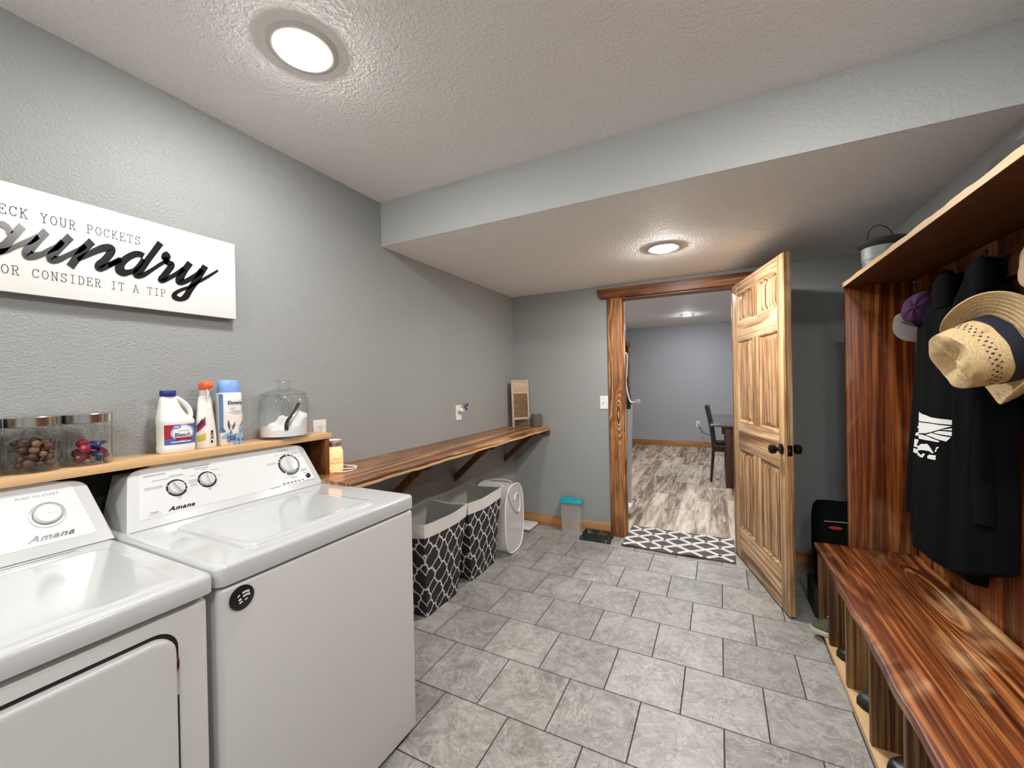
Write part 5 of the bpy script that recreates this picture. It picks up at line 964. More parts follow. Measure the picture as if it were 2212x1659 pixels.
# ================================================================ ON THE FLOOR BY THE FAR WALL
s_ = thing('bathroom_scale', 'white flat bathroom scale on the floor in the corner', 'scale', (.11, 3.44, 0))
bm = newbm(); loft(bm, [[(x, y, z) for x, y in rrect(-.02+.04+i, .245-i, 3.325+i, 3.535-i, .02, 5)] for z, i in ((.012, .004), (.014, 0), (.027, 0), (.030, .004))]); part('platform', bm, M['plastic'], s_)
for x in (.05, .21):
    for y in (3.36, 3.50): bm = newbm(); cyl(bm, (x, y, 0), (x, y, .0125), .012, n=12); part('foot', bm, M['grey'], s_)
tb = thing('storage_container', 'tall clear plastic food container with a turquoise lid, against the baseboard', 'container', (.59, 3.485, 0))
bm = newbm(); loft(bm, [[(x, y, z) for x, y in rrect(.505-k_, .672+k_, 3.447-k_*.5, 3.527+k_*.2, .016, 5)] for z, k_ in ((.002, 0), (.268, .010))]); part('tub', bm, M['frost'], tb, ang=50)
M['teal'] = plain('turquoise_lid', (.012,.33,.42), .35)
bm = newbm(); loft(bm, [[(x, y, z) for x, y in rrect(.488+i, .690-i, 3.436+i, 3.537-i, .02, 5)] for z, i in ((.268, 0), (.292, .002), (.297, .006))]); part('lid', bm, M['teal'], tb, ang=40)
bm = boxbm(.495, .600, 3.444, 3.530, .2965, .304, bev=.003); part('flip_cap', bm, M['teal'], tb)
pbw = thing('pet_bowl', 'dark green double pet bowl on the floor left of the doorway', 'pet bowl', (.83, 3.42, 0), rot=(0, 0, .04))
M['bowl'] = plain('dark_green_glossy', (.016,.024,.019), .22)
bm = newbm()
def prof_r(z, i): return [(x, y, z - (.012*math.cos(x/.112*PI/1.0)*0)) for x, y in rrect(-.118+i, .118-i, -.066+i, .066-i, .03-min(i, .012), 5)]
rings = [prof_r(.010, -.010), prof_r(.022, .002), prof_r(.050, .006), prof_r(.058, .008), prof_r(.060, .012)]
loft(bm, rings, cap=False)
top = [bm.verts.new((x, y, .0595)) for x, y in rrect(-.100, .100, -.052, .052, .018, 5)]
R_ = [v for v in bm.verts if abs(v.co.z-.060) < 1e-6]
n0 = len(R_); bridge(bm, R_, top); part('bowl_body', bm, M['bowl'], pbw, True)
for a, b in ((-.099, -.004), (.004, .099)):
    bm = newbm(); loft(bm, [[(x, y, z) for x, y in rrect(a+i, b-i, -.051+i, .051-i, .016, 5)] for z, i in ((.0595, 0), (.030, .008), (.022, .014))][::-1], cap=False)
    bm.faces.new([bm.verts.new((x, y, .022)) for x, y in rrect(a+.014, b-.014, -.037, .037, .006, 5)]); part('basin', bm, M['bowl'], pbw, True)
for x in (-.112, .112):
    for y in (-.058, .058): bm = newbm(); lathe(bm, [(.020, 0), (.022, .006), (.016, .022), (.010, .035)], c=(x, y, .001), n=16); part('foot', bm, M['bowl'], pbw, True)
part('divider_rib', boxbm(-.0045, .0045, -.052, .052, .028, .0605, bev=.001), M['bowl'], pbw, True)
bm = newbm()
for i in range(170):
    x, y = .83+.010+.080*rr.random(), 3.42-.040+.080*rr.random(); q = newbm(); bmesh.ops.create_icosphere(q, subdivisions=1, radius=.0052)
    bmesh.ops.transform(q, matrix=Matrix.Translation((x, y, .036+.014*rr.random())) @ Matrix.Diagonal((1, 1, .6, 1)), verts=q.verts); join(bm, q)
kb = solo('kibble', bm, plain('kibble', (.12,.065,.035), .8, vary=.3), 'brown dry pet food in the right basin of the pet bowl', 'pet food', (.88, 3.42, .036)); kb['kind'] = 'stuff'
# rug in the doorway
M['rugdark'] = plain('charcoal_pile', (.085,.078,.082), .95, bump=.8, bscale=700, vary=.2); M['ruglight'] = plain('cream_pile', (.66,.64,.60), .95, bump=.8, bscale=700)
rug = thing('rug', 'charcoal rug with raised cream diamond lattice, lying across the doorway', 'rug', (1.45, 3.6, 0))
RX0, RX1, RY0, RY1 = 1.052, 1.872, 3.352, 3.845
def rz(x, y):
    e = math.exp(-((y-RY0)/.07)**2); return .010 + .010*e*max(0, math.sin((x-1.05)*14+.6))**2
bm = newbm(); V = grid(bm, lambda u, v: Vector((RX0+(RX1-RX0)*u, RY0+(RY1-RY0)*v + .006*math.sin(u*9)*(1-v), rz(RX0+(RX1-RX0)*u, RY0+(RY1-RY0)*v))), 40, 16); solidify(bm, .007); part('pile', bm, M['rugdark'], rug)
cw, ch = (RX1-RX0)/4.0, (RY1-RY0)/3.0
lines = []
def clipseg(x, y, sx, sy):
    pts = []
    n = 60
    for i in range(n+1):
        px, py = x+sx*i/n*cw*6, y+sy*i/n*ch*6
        if RX0+.006 < px < RX1-.006 and RY0+.006 < py < RY1-.006: pts.append((px, py))
    return pts
bm = newbm()
for sy in (1, -1):
    for k_ in range(-6, 8):
        y0 = (RY0 if sy == 1 else RY1) + k_*ch*sy*1.0
        pts = []
        N = 90
        for i in range(N+1):
            px = RX0+.004+(RX1-RX0-.008)*i/N; py = y0+sy*(px-RX0)/cw*ch
            if RY0+.008 < py < RY1-.004: pts.append(Vector((px, py + .006*math.sin((px-RX0)/(RX1-RX0)*9)*(1-(py-RY0)/(RY1-RY0)), rz(px, py)+.0035)))
        if len(pts) > 3: tube(bm, pts, .0115, 8, flat=.42) if False else None
        if len(pts) > 3:
            A = []
            for i, p in enumerate(pts):
                d = (pts[min(i+1, len(pts)-1)]-pts[max(i-1, 0)]); d.z = 0; d.normalize(); n_ = Vector((-d.y, d.x, 0))*.0150
                A.append([p-n_-Vector((0,0,.003)), p-n_*.8+Vector((0,0,.001)), p+n_*.8+Vector((0,0,.001)), p+n_-Vector((0,0,.003))])
            R2 = [[bm.verts.new(q) for q in a] for a in A]
            for a, b in zip(R2, R2[1:]):
                for j in range(3): bm.faces.new((a[j], a[j+1], b[j+1], b[j]))
part('lattice_pattern', bm, M['ruglight'], rug, kind='stuff')
# ================================================================ HALL TREE (bench, end panel, planked back, top shelf)
ht = thing('hall_tree', 'scorched pine hall tree bench with hooks, shoe cubbies and a top shelf', 'hall tree', (2.45, 1.4, 0))
HY = 2.722; HY_0 = .35
rg = random.Random(9)
ys = [HY_0+(HY-HY_0)*i/50 for i in range(51)]
xs = [2.222 + .013*(y-1.3)/1.4 + .003*math.sin(y*11)+.002*math.sin(y*27+1) for y in ys]
bm = newbm()
rings = [[(2.384, y, .414), (x+.006, y, .414), (x+.001, y, .420), (x, y, .432), (x+.003, y, .447), (x+.008, y, .45), (2.384, y, .45)] for y, x in zip(ys, xs)]
loft(bm, rings); part('seat_board', bm, M['bench'], ht, label='front seat board with a wavy edge')
part('seat_board', boxbm(2.3875, 2.650, HY_0, HY, .414, .45, bev=.002), M['bench'], ht)
part('side_panel', boxbm(2.382, 2.652, 2.722, 2.745, .0, 1.817, bev=.0015), M['bench_v'], ht)
part('side_panel', boxbm(2.245, 2.652, 2.690, 2.718, .0, .4135, bev=.0015), M['divider'], ht)
for y in (2.475, 2.172, 1.863, 1.552, 1.243, .935, .63, .37): part('divider', boxbm(2.246, 2.645, y-.011, y+.011, .036, .4135, bev=.001), M['divider'], ht)
part('bottom_board', boxbm(2.241, 2.650, HY_0, 2.689, .018, .036, bev=.001), M['edge_lt'], ht)
part('toe_strip', boxbm(2.262, 2.28, HY_0, 2.70, 0, .018), M['divider'], ht)
# back planks, each a little different in width
y = 2.720; i = 0
while y > HY_0+.05:
    w_ = (.142, .118, .138, .128, .150)[i % 5]
    part('back_plank', boxbm(2.656+.002*(i % 2), 2.680, y-w_+.0015, y, .0, 1.816, bev=.0015), M['bench_v'], ht); y -= w_; i += 1
part('hook_rail', boxbm(2.638, 2.655, HY_0, 2.720, 1.665, 1.755, bev=.0015), M['bench_x'], ht)
part('top_shelf', boxbm(2.374, 2.680, HY_0, 2.748, 1.8175, 1.836, bev=.001), M['bench_x'], ht, label='dark stained top shelf board')
bm = newbm(); n_ = 60; rings = []
for i in range(n_+1):
    y = HY_0+(2.748-HY_0)*i/n_; q = .002*math.sin(i*1.1)+.001*math.sin(i*2.9); rings.append([(2.372, y, 1.816), (2.3745, y, 1.816), (2.3745, y, 1.838+q), (2.372, y, 1.837+q)])
loft(bm, rings); part('front_edge', bm, M['edge_lt'], ht, label='pale bare wood edge of the top shelf')
def hook(y, z=1.71):
    bm = newbm(); box(bm, 2.6335, 2.638, y-.011, y+.011, z-.035, z+.030, bev=.002)
    tube(bm, catmull([(2.636, y, z+.005), (2.612, y, z+.004), (2.590, y, z+.018), (2.586, y, z+.042)], 5), .0042, 8)
    tube(bm, catmull([(2.636, y, z-.020), (2.615, y, z-.030), (2.600, y, z-.020), (2.598, y, z-.004)], 5), .0038, 8)
    for q in ((2.586, y, z+.046), (2.598, y, z-.002)):
        s_ = newbm(); bmesh.ops.create_icosphere(s_, subdivisions=2, radius=.0075); bmesh.ops.translate(s_, vec=q, verts=s_.verts); join(bm, s_)
    part('coat_hook', bm, M['black'], ht)
HK = (2.50, 2.22, 1.945, 1.70, 1.42)
for y in HK: hook(y)
# ================================================================ CLOTHES
M['cloth'] = plain('black_sweatshirt', (.0024,.0032,.0034), .95, bump=.5, bscale=500, vary=.2, **{'Specular IOR Level': .12})
M['cloth2'] = plain('black_jacket', (.0022,.0027,.0034), .9, bump=.5, bscale=400, vary=.2, **{'Specular IOR Level': .12})
M['logo'] = plain('white_screenprint', (.80,.81,.80), .7)
def garment(y0t, y1t, y0b, y1b, zt, zb, xo, th, folds, seed, hemskew=0):
    """hanging garment as a folded shell against the back planks; returns bm and its outer surface function"""
    def outer(u, v):            # u across (far to near), v top to bottom
        k = min(1, v/.16); k = k*k*(3-2*k)
        ka = .30*k+.70*v; a, b = y0t*(1-ka)+y0b*ka, y1t*(1-k)+y1b*k; y = a+(b-a)*u
        prof = math.sin(PI*min(1, max(0, u)))**.45
        f = .012*math.sin(u*folds*2*PI+seed+v*1.6)*(.35+.65*v) + .006*math.sin(u*folds*4.3*PI+seed*2+v*3)
        return Vector((xo - (th*(.45+.55*k))*prof - f*prof, y+.012*math.sin(v*5+seed)*k, zt+(zb-zt)*v + hemskew*(u-.5)*v))
    bm = newbm(); nu, nv = 44, 36
    A = grid(bm, outer, nu, nv)
    def inner(u, v):
        p = outer(u, v); return Vector((min(2.632 if p.z > 1.66 else 2.650, xo+.012), p.y, p.z))
    B = grid(bm, inner, nu, nv)
    for i in range(nu): bm.faces.new((A[i][0], A[i+1][0], B[i+1][0], B[i][0])); bm.faces.new((A[i][nv], A[i+1][nv], B[i+1][nv], B[i][nv]))
    for j in range(nv): bm.faces.new((A[0][j], A[0][j+1], B[0][j+1], B[0][j])); bm.faces.new((A[nu][j], A[nu][j+1], B[nu][j+1], B[nu][j]))
    return bm, outer
hd = thing('sweatshirt', 'black sweatshirt with white winged print, hanging second from the far hook', 'sweatshirt', (2.60, 2.3, 1.70))
bm, of = garment(2.34, 2.17, 2.635, 2.085, 1.735, .600, 2.628, .085, 1.6, 1.0, -.05); part('torso', bm, M['cloth'], hd, ang=60)
bm = newbm(); rs_ = [.052, .055, .050, .044, .040, .037]
tube(bm, [(2.605, 2.40, 1.50), (2.608, 2.46, 1.32), (2.608, 2.52, 1.10), (2.602, 2.555, .92), (2.598, 2.575, .78), (2.598, 2.585, .70)], .05, 14, rs=rs_, flat=.75); part('sleeve', bm, M['cloth'], hd)
bm = newbm(); lathe(bm, [(.001, -.07), (.045, -.055), (.065, 0), (.055, .05), (.025, .085), (.001, .09)], c=(2.582, 2.20, 1.665), n=24, cap0=False, cap1=False, ex=.6); part('hood', bm, M['cloth'], hd)
jk = thing('jacket', 'long black jacket hanging beside the printed sweatshirt, behind the straw hat', 'jacket', (2.60, 2.0, 1.70))
bm, oj = garment(2.12, 1.965, 2.12, 1.905, 1.735, .640, 2.628, .095, 1.3, 2.4, .10); part('torso', bm, M['cloth2'], jk, ang=60)
bm = newbm(); tube(bm, [(2.590, 1.975, 1.50), (2.585, 1.965, 1.32), (2.582, 1.96, 1.12), (2.58, 1.955, .95), (2.58, 1.95, .84)], .05, 14, rs=[.045, .050, .048, .042, .036], flat=.8); part('sleeve', bm, M['cloth2'], jk)
bm = newbm(); lathe(bm, [(.001, -.06), (.040, -.05), (.055, 0), (.045, .05), (.001, .07)], c=(2.588, 1.965, 1.680), n=24, cap0=False, cap1=False, ex=.6); part('collar', bm, M['cloth2'], jk)
# print on the sweatshirt: polygons in (y from far, z) projected on the outer surface
def onshirt(y, z):
    v = (1.735-z)/(1.735-.600); u = min(.985, max(.015, (2.50-y)/(.40)))
    for _ in range(6):
        p = of(u, v); u += (p.y-y)/.42; v += (p.z-z)/(1.735-.600); u = min(.99, max(.01, u))
    return of(u, v) + Vector((-.0022, -.0008, 0))
def printbm(polys):
    bm = newbm()
    for poly in polys:
        c = newbm(); c.faces.new([c.verts.new((0, *p)) for p in poly]); bmesh.ops.triangulate(c, faces=c.faces, ngon_method='EAR_CLIP')
        bmesh.ops.subdivide_edges(c, edges=c.edges[:], cuts=2, use_grid_fill=True)
        for v in c.verts: v.co = onshirt(v.co.y, v.co.z)
        join(bm, c)
    return bm
LG = [[(2.3762,1.1984),(2.3594,1.2007),(2.3321,1.1978),(2.3057,1.1914),(2.2877,1.1847),(2.2752,1.176),(2.2353,1.1757),(2.1561,1.1745),(2.1255,1.1709),(2.1302,1.1556),(2.2167,1.1545),(2.3175,1.1541),(2.3777,1.1558),(2.389,1.1572),(2.366,1.1677),(2.3382,1.1755),(2.3768,1.1825)],[(2.3864,1.1506),(2.3176,1.1494),(2.2168,1.1505),(2.1457,1.1503),(2.1845,1.1325),(2.2844,1.1271),(2.2176,1.1254),(2.2672,1.1072),(2.3192,1.1016),(2.3802,1.0826),(2.4326,1.0785),(2.4262,1.0918),(2.391,1.0996),(2.3569,1.1096),(2.328,1.1259),(2.345,1.1372)],[(2.1349,1.1455),(2.1374,1.1345),(2.1776,1.1326)],[(2.187,1.1272),(2.1389,1.129),(2.1446,1.1123),(2.2227,1.1159)],[(2.2348,1.1133),(2.1492,1.107),(2.1631,1.0887),(2.2674,1.1014)],[(2.3746,1.0814),(2.3193,1.0993),(2.2827,1.0995),(2.1859,1.0862),(2.1907,1.0818),(2.2681,1.0795)],[(2.4074,1.1236),(2.3845,1.1235),(2.4137,1.113)],[(2.4421,1.0628),(2.4008,1.0641),(2.4039,1.0575),(2.4215,1.0563),(2.4281,1.0355),(2.4344,1.0271),(2.4555,1.0265)],[(2.4008,1.0641),(2.3838,1.0603),(2.3931,1.0382),(2.4108,1.0282),(2.4344,1.0271),(2.4281,1.0355),(2.4104,1.0381),(2.4039,1.0575)],[(2.3752,1.0619),(2.3205,1.063),(2.3233,1.0567),(2.3615,1.0549),(2.3645,1.0496),(2.3289,1.0512),(2.3318,1.0448),(2.3674,1.0432),(2.3764,1.0285),(2.3963,1.0279)],[(2.2917,1.0601),(2.2586,1.0648),(2.218,1.0338),(2.2374,1.0317),(2.247,1.037),(2.2899,1.0348),(2.2794,1.0434),(2.2517,1.0454),(2.2739,1.0557),(2.3216,1.0275),(2.3486,1.028)],[(2.2006,1.061),(2.1889,1.0638),(2.1938,1.0565),(2.2009,1.0521),(2.2012,1.0432),(2.2131,1.0391),(2.2056,1.0514)],[(2.4619,1.0187),(2.3879,1.0219),(2.384,1.0017),(2.4354,0.9995),(2.4687,1.0004),(2.4653,1.0085)],[(2.3544,1.0175),(2.3407,1.0185),(2.3523,1.001),(2.3661,0.9999)],[(2.3272,1.0195),(2.3112,1.0204),(2.2933,1.0122),(2.2852,1.0216),(2.2725,1.0221),(2.2858,1.0042),(2.3013,1.0033),(2.3195,1.0113),(2.3278,1.0028),(2.3402,1.0019)],[(2.2499,1.0229),(2.204,1.0272),(2.2075,1.0211),(2.2403,1.0177),(2.2479,1.0108),(2.2044,1.015),(2.2093,1.0081),(2.2555,1.0049),(2.2628,1.0082),(2.2601,1.0166)]]

part('winged_print', printbm(LG), M['logo'], hd, kind='stuff')
# ================================================================ HATS
t = NT('woven_straw'); c_ = t.coord()
wv1 = t.n('ShaderNodeTexWave', {'Vector': c_, 'Scale': 60, 'Distortion': 3, 'Detail': 2}, wave_type='RINGS', rings_direction='Z').outputs[0] if False else t.noise(t.coord(0, (1,1,3)), 110, 2)
ns = t.noise(c_, 260, 3); n2 = t.noise(c_, 16, 3)
f = t.math('ADD', t.math('MULTIPLY', wv1, .45), t.math('MULTIPLY', ns, .55))
col = t.mix(t.ramp(n2, [(.54, (0,0,0)), (.70, (1,1,1))]), t.ramp(f, [(.25, (.42,.27,.11)), (.5, (.66,.48,.25)), (.75, (.80,.64,.38))]), t.ramp(f, [(.25, (.26,.15,.06)), (.75, (.55,.37,.17))]))
M['straw'] = t.base(col, .7, 0, f, bs=.9, bd=.0022)
M['felt'] = plain('tan_felt', (.40,.29,.19), .95, bump=.4, bscale=300, vary=.12)
M['navyband'] = plain('navy_hat_band', (.006,.008,.022), .8, bump=.3, bscale=400)
def hat(name, label, cat, Mx, a, b, h, ba, bb, curl, mat, band=None, seed=0, holes=False, crease=.028):
    t = thing(name, label, cat, M=Mx)
    def crown(u, v):
        an = 2*PI*u
        if v < .72: k = v/.72; r = 1-.13*k**1.5; z = h*k*.93
        else: k = (v-.72)/.28; r = .87*math.cos(k*PI/2)**.75; z = h*(.93+.07*math.sin(k*PI/2))
        x, y = a*r*math.cos(an), b*r*math.sin(an)
        z -= crease*math.exp(-(y/(b*.30))**2)*max(0, (v-.62)/.38)*(1.1 if x > 0 else .8) + .012*max(0, (v-.7)/.3)*max(0, math.cos(an))
        z += .0012*math.sin(an*9+seed+v*20)
        return Vector((x, y, z))
    bm = newbm(); V = grid(bm, crown, 56, 34, wrap=True); bmesh.ops.remove_doubles(bm, verts=bm.verts, dist=1e-4)
    part('crown', bm, mat, t, True, ang=70)
    def brim(u, v):
        an = 2*PI*u; k = v; ra = a+(ba-a)*k; rb = b+(bb-b)*k; s2 = abs(math.sin(an))**2
        x, y = ra*math.cos(an), rb*math.sin(an)
        lift = curl*s2*k**1.7; y *= 1-.22*s2*k**2*(curl/.05)
        return Vector((x, y, lift - .010*k*math.cos(an)**2 + (.0013*math.sin(k*42) if mat is M['straw'] else 0)))
    bm = newbm(); grid(bm, brim, 64, 30, wrap=True); solidify(bm, .0022); part('brim', bm, mat, t, True, ang=70)
    bm = newbm(); tube(bm, [brim(i/64, 1.0)-Vector((0,0,.001)) for i in range(64)], .0025, 6, closed=True); part('brim_edge', bm, mat, t, True)
    if band:
        bm = newbm()
        def bf(u, v): p = crown(u, .02+.21*v); q = Vector((p.x, p.y, 0))*1.022; return Vector((q.x, q.y, p.z))
        grid(bm, bf, 56, 3, wrap=True); part('hat_band', bm, band, t, True)
    if holes:
        bm = newbm()
        for r in range(3):
            for i in range(64):
                if (i+r) % 2: continue
                u = i/64; p = crown(u, .38+.055*r); q = crown(u+.003, .38+.055*r); s = crown(u, .395+.055*r)
                ex, ey = (q-p).normalized(), (s-p).normalized(); nz = ex.cross(ey)
                if nz.dot(Vector((p.x, p.y, 0))) < 0: nz = -nz
                sz = .0046 if r == 1 else .0034
                prism(bm, [(sz*.7, 0), (0, sz), (-sz*.7, 0), (0, -sz)], p+nz*.0004, ex, ey, nz, .0006)
        o = part('open_weave', bm, M['slot'], t, True); o['kind'] = 'stuff'
    return t
zz = Vector((-.93, -.12, -.30)).normalized(); yy = Vector((.31, -.47, -.83)); yy = (yy-zz*yy.dot(zz)).normalized(); xx = yy.cross(zz)
hc = Vector((2.528, 1.735, 1.425))
hat('straw_hat', 'woven straw hat with a wide navy band, hanging in front of the black jacket', 'hat', basis(hc, xx, zz.cross(xx), zz), .100, .102, .130, .190, .190, .060, M['straw'], M['navyband'], holes=True)
ht2 = bpy.data.objects['straw_hat']
bm = text_bm('WEST', .020, basis((0,0,0), (0,1,0), (0,0,1), (1,0,0)), .0002, 0, .0002)
M['patch'] = plain('grey_embroidery', (.35,.36,.38), .8)
bmesh.ops.transform(bm, matrix=basis((.080, .062, .018), (-.6,.8,0), (0,0,1), (.8,.6,0)) @ basis((0,0,0), (0,0,1), (1,0,0), (0,1,0)).inverted() if False else Matrix.Translation((.0,0,0)), verts=bm.verts); bm.free()
z2 = Vector((-.85, .15, .12)).normalized(); x2 = Vector((.1, -.2, 1)); x2 = (x2-z2*x2.dot(z2)).normalized()
hat('felt_hat', 'tan felt hat cut off by the right edge, hanging above the straw hat', 'hat', basis((2.560, 1.425, 1.625), x2, z2.cross(x2), z2), .10, .085, .11, .175, .165, .035, M['felt'], None, 2)
# purple cap on the far hook
M['purp'] = plain('purple_cap_fabric', (.045,.006,.055), .85, bump=.3, bscale=500); M['capgrey'] = plain('grey_cap_fabric', (.12,.105,.10), .85)
def capobj(name, label, Mx, R, mats, seedlab='cap'):
    t = thing(name, label, 'cap', M=Mx)
    bm = newbm(); grid(bm, lambda u, v: Vector((R*1.08*math.cos(2*PI*u)*math.cos(v*PI/2*.98), R*.92*math.sin(2*PI*u)*math.cos(v*PI/2*.98), R*.95*math.sin(v*PI/2)**.9 + .002*math.sin(u*6*PI*2))), 48, 14, wrap=True); solidify(bm, .002); part('crown', bm, mats[0], t, True, ang=70)
    def bill(u, v):
        an = math.radians(-62+124*u); r1 = R*1.05; r2 = R*1.05+.070*math.cos(math.radians(-62+124*u))**.5
        r = r1+(r2-r1)*v; y = r*math.sin(an)*.92; return Vector((r*math.cos(an)+.0, y, -.004-.020*(y/R)**2*v))
    bm = newbm(); grid(bm, bill, 20, 6); solidify(bm, .003); part('bill', bm, mats[1], t, True)
    bm = newbm(); cyl(bm, (0, 0, R*.94), (0, 0, R*.985), .006, n=12); part('button', bm, mats[0], t, True)
    bm = newbm(); loft(bm, [[(R*1.06, -.030, .010), (R*1.06, .030, .010), (R*.93, .026, .055), (R*.93, -.026, .055)], [(R*1.09, -.030, .010), (R*1.09, .030, .010), (R*.96, .026, .055), (R*.96, -.026, .055)]]); part('front_patch', bm, mats[2], t, True)
    return t
z3 = Vector((-.62, -.70, .05)).normalized(); x3 = Vector((-.25, .35, -.90)); x3 = (x3-z3*x3.dot(z3)).normalized()
capobj('baseball_cap', 'purple and grey cap hanging on the hook nearest the end panel', basis((2.570, 2.375, 1.632), x3, z3.cross(x3), z3), .070, (M['purp'], M['capgrey'], M['capgrey']))
capobj('baseball_cap', 'black and grey cap lying on the top shelf at the right edge of the picture', basis((2.535, 1.56, 1.868), (-.0,-1,0), (1,0,0), (0,0,1)), .105, (plain('charcoal_cap', (.035,.038,.036), .9), plain('grey_bill', (.14,.145,.14), .9), plain('cap_patch', (.22,.22,.21), .9)))
kt = thing('knit_cap', 'small dark knit cap in the middle of the top shelf', 'cap', (2.52, 1.86, 1.839))
bm = newbm(); lathe(bm, [(.055, 0), (.060, .02), (.056, .05), (.035, .073), (.001, .080)], c=(2.52, 1.86, 1.839), n=24, cap1=False); part('knit_body', bm, M['cloth2'], kt)
bm = newbm(); lathe(bm, [(.0605, .0), (.064, .008), (.064, .022), (.0605, .026)], c=(2.52, 1.86, 1.839), n=24, cap0=False, cap1=False); part('cuff', bm, M['blackm'], kt)
# galvanised pail
M['galv'] = plain('galvanised_steel', (.22,.24,.23), .55, .4, bump=.2, bscale=60, vary=.35); M['galvd'] = plain('dark_galvanised', (.055,.058,.055), .6, .4)
BC = Vector((2.497, 2.585, 1.8385))
pl = thing('pail', 'galvanised pail with wire handle and punched band, far end of the top shelf', 'pail', BC)
bm = newbm(); lathe(bm, [(.070, 0), (.074, .003), (.0765, .068), (.0782, .070), (.0772, .073), (.079, .128), (.076, .128), (.072, .01), (.001, .006)], c=BC, n=48, cap1=False); part('pail_body', bm, M['galv'], pl)
bm = newbm(); lathe(bm, [(.0785, .127), (.090, .137), (.101, .150), (.1025, .157), (.100, .160), (.096, .152), (.080, .134)], c=BC, n=48, cap0=False, cap1=False); part('flared_rim', bm, M['galvd'], pl)
bm = newbm()
for r in range(5):
    for i in range(54):
        a = 2*PI*(i+.5*(r % 2))/54; rr_ = .0740+.0025*(.026+.0085*r)/.068; dd = Vector((math.cos(a), math.sin(a), 0)); p = BC+dd*(rr_-.0002)+Vector((0,0,.026+.0085*r))
        prism(bm, [(.0021*math.cos(q), .0021*math.sin(q)) for q in [2*PI*j/6 for j in range(6)]], p, Vector((-dd.y, dd.x, 0)), (0,0,1), dd, .0008)
o = part('punched_holes', bm, M['slot'], pl); o['kind'] = 'stuff'
bm = newbm(); hd_ = Vector((.80, .60, 0)).normalized()
tube(bm, catmull([BC+hd_*(.085*math.cos(a))+Vector((0,0,.150+.088*math.sin(a)))+Vector((-.006*math.sin(a), 0, 0)) for a in [PI*i/10 for i in range(11)]], 4), .0018, 6); part('wire_handle', bm, M['black'], pl)
# ================================================================ SHOES AND THE BLACK BAG
def shoe(cx, cy, z, ang, label, mats, L=.27, Wd=.095, H=.085):
    t = thing('shoe', label, 'shoe', (cx, cy, z), (0, 0, ang))      # toe points along local +x
    def outl(k, s):    # k 0..1 heel to toe
        w = (.62+.38*math.sin(min(1, k*1.15)*PI*.62))*(1 if k < .72 else math.cos((k-.72)/.28*PI/2)**.55); return w*s
    N = 22
    def sole(sc, z_): return [( -L*.62+L*k*1.0, Wd/2*outl(k, sc)*sg, z_) for k, sg in [(i/N, 1) for i in range(N+1)]+[(1-i/N, -1) for i in range(1, N)]]
    bm = newbm(); loft(bm, [sole(.93, 0), sole(1.0, .006), sole(1.0, .020), sole(.96, .024)]); part('sole', bm, mats[1], t, True)
    def up(u, v):
        k = u; hgt = H*(1-.62*max(0, (k-.30))/.70) if k > .30 else H*(1.0-.1*math.sin(k/.3*PI)); an = PI*v
        w = Wd/2*outl(k, .93); return Vector((-L*.62+L*(k*.985+.004), w*math.cos(an), .020+(hgt-.02)*math.sin(an)**.7*(1 if k < .97 else .45)))
    bm = newbm(); grid(bm, up, 30, 18); part('upper', bm, mats[0], t, True, ang=70)
    bm = newbm()
    for i in range(4): x = -L*.1+.022*i; tube(bm, [(x, -.018, H*.83-.10*(x+.03)), (x, 0, H*.90-.10*(x+.03)), (x, .018, H*.83-.10*(x+.03))], .0022, 6)
    part('laces', bm, mats[2], t, True)
    return t
M['olive'] = plain('olive_canvas', (.055,.056,.036), .85, bump=.3, bscale=500); M['rubber'] = plain('cream_rubber', (.50,.49,.38), .6); M['blackleather'] = plain('black_leather', (.012,.011,.010), .38)
shoe(2.300, 2.585, .038, PI+.06, 'olive canvas shoe with a cream rubber sole sticking out of the far end cubby', (M['olive'], M['rubber'], M['rubber']), L=.30, Wd=.12, H=.095)
shoe(2.358, 2.385, .038, PI, 'black shoe in the cubby next to the olive shoe', (M['blackleather'], M['blackm'], M['blackm']), Wd=.12)
shoe(2.358, 2.065, .038, PI-.05, 'black shoe with a paler mottled upper in the third cubby from the far end', (plain('mottled_black_leather', (.03,.027,.024), .5, vary=.5), M['blackm'], M['blackm']), Wd=.12, H=.10)  # upper slightly paler and mottled
shoe(2.360, 1.745, .038, PI, 'black shoe in the cubby at the bottom edge of the picture', (M['blackleather'], M['blackm'], M['blackm']), Wd=.125, H=.10)
bg = thing('duffel_bag', 'black upright bag with a small red oval badge, behind the end of the hall tree', 'bag', (2.36, 2.90, 0))
bm = newbm(); loft(bm, [[(x, y, z) for x, y in rrect(2.262+i, 2.50-i, 2.765+i, 3.02-i, .035, 5)] for z, i in ((.165, .030), (.18, .012), (.35, .0), (.52, .0), (.590, .008), (.615, .022), (.622, .045))]); part('bag_body', bm, M['cloth2'], bg, ang=50)
bm = newbm(); box(bm, 2.24, 2.50, 2.78, 3.00, .002, .168, bev=.01); part('base', bm, M['blackm'], bg)
bm = newbm(); prism(bm, [(.030*math.cos(a), .0085*math.sin(a)) for a in [2*PI*i/24 for i in range(24)]], (2.335, 2.7645, .525), (1,0,0), (0,0,1), (0,-1,0), .0012); part('badge', bm, plain('red_badge', (.35,.025,.015), .5), bg)
bm = newbm(); tube(bm, [(2.285, 2.763, .556), (2.36, 2.7625, .560), (2.44, 2.763, .556)], .0018, 6); part('zip', bm, M['grey'], bg)
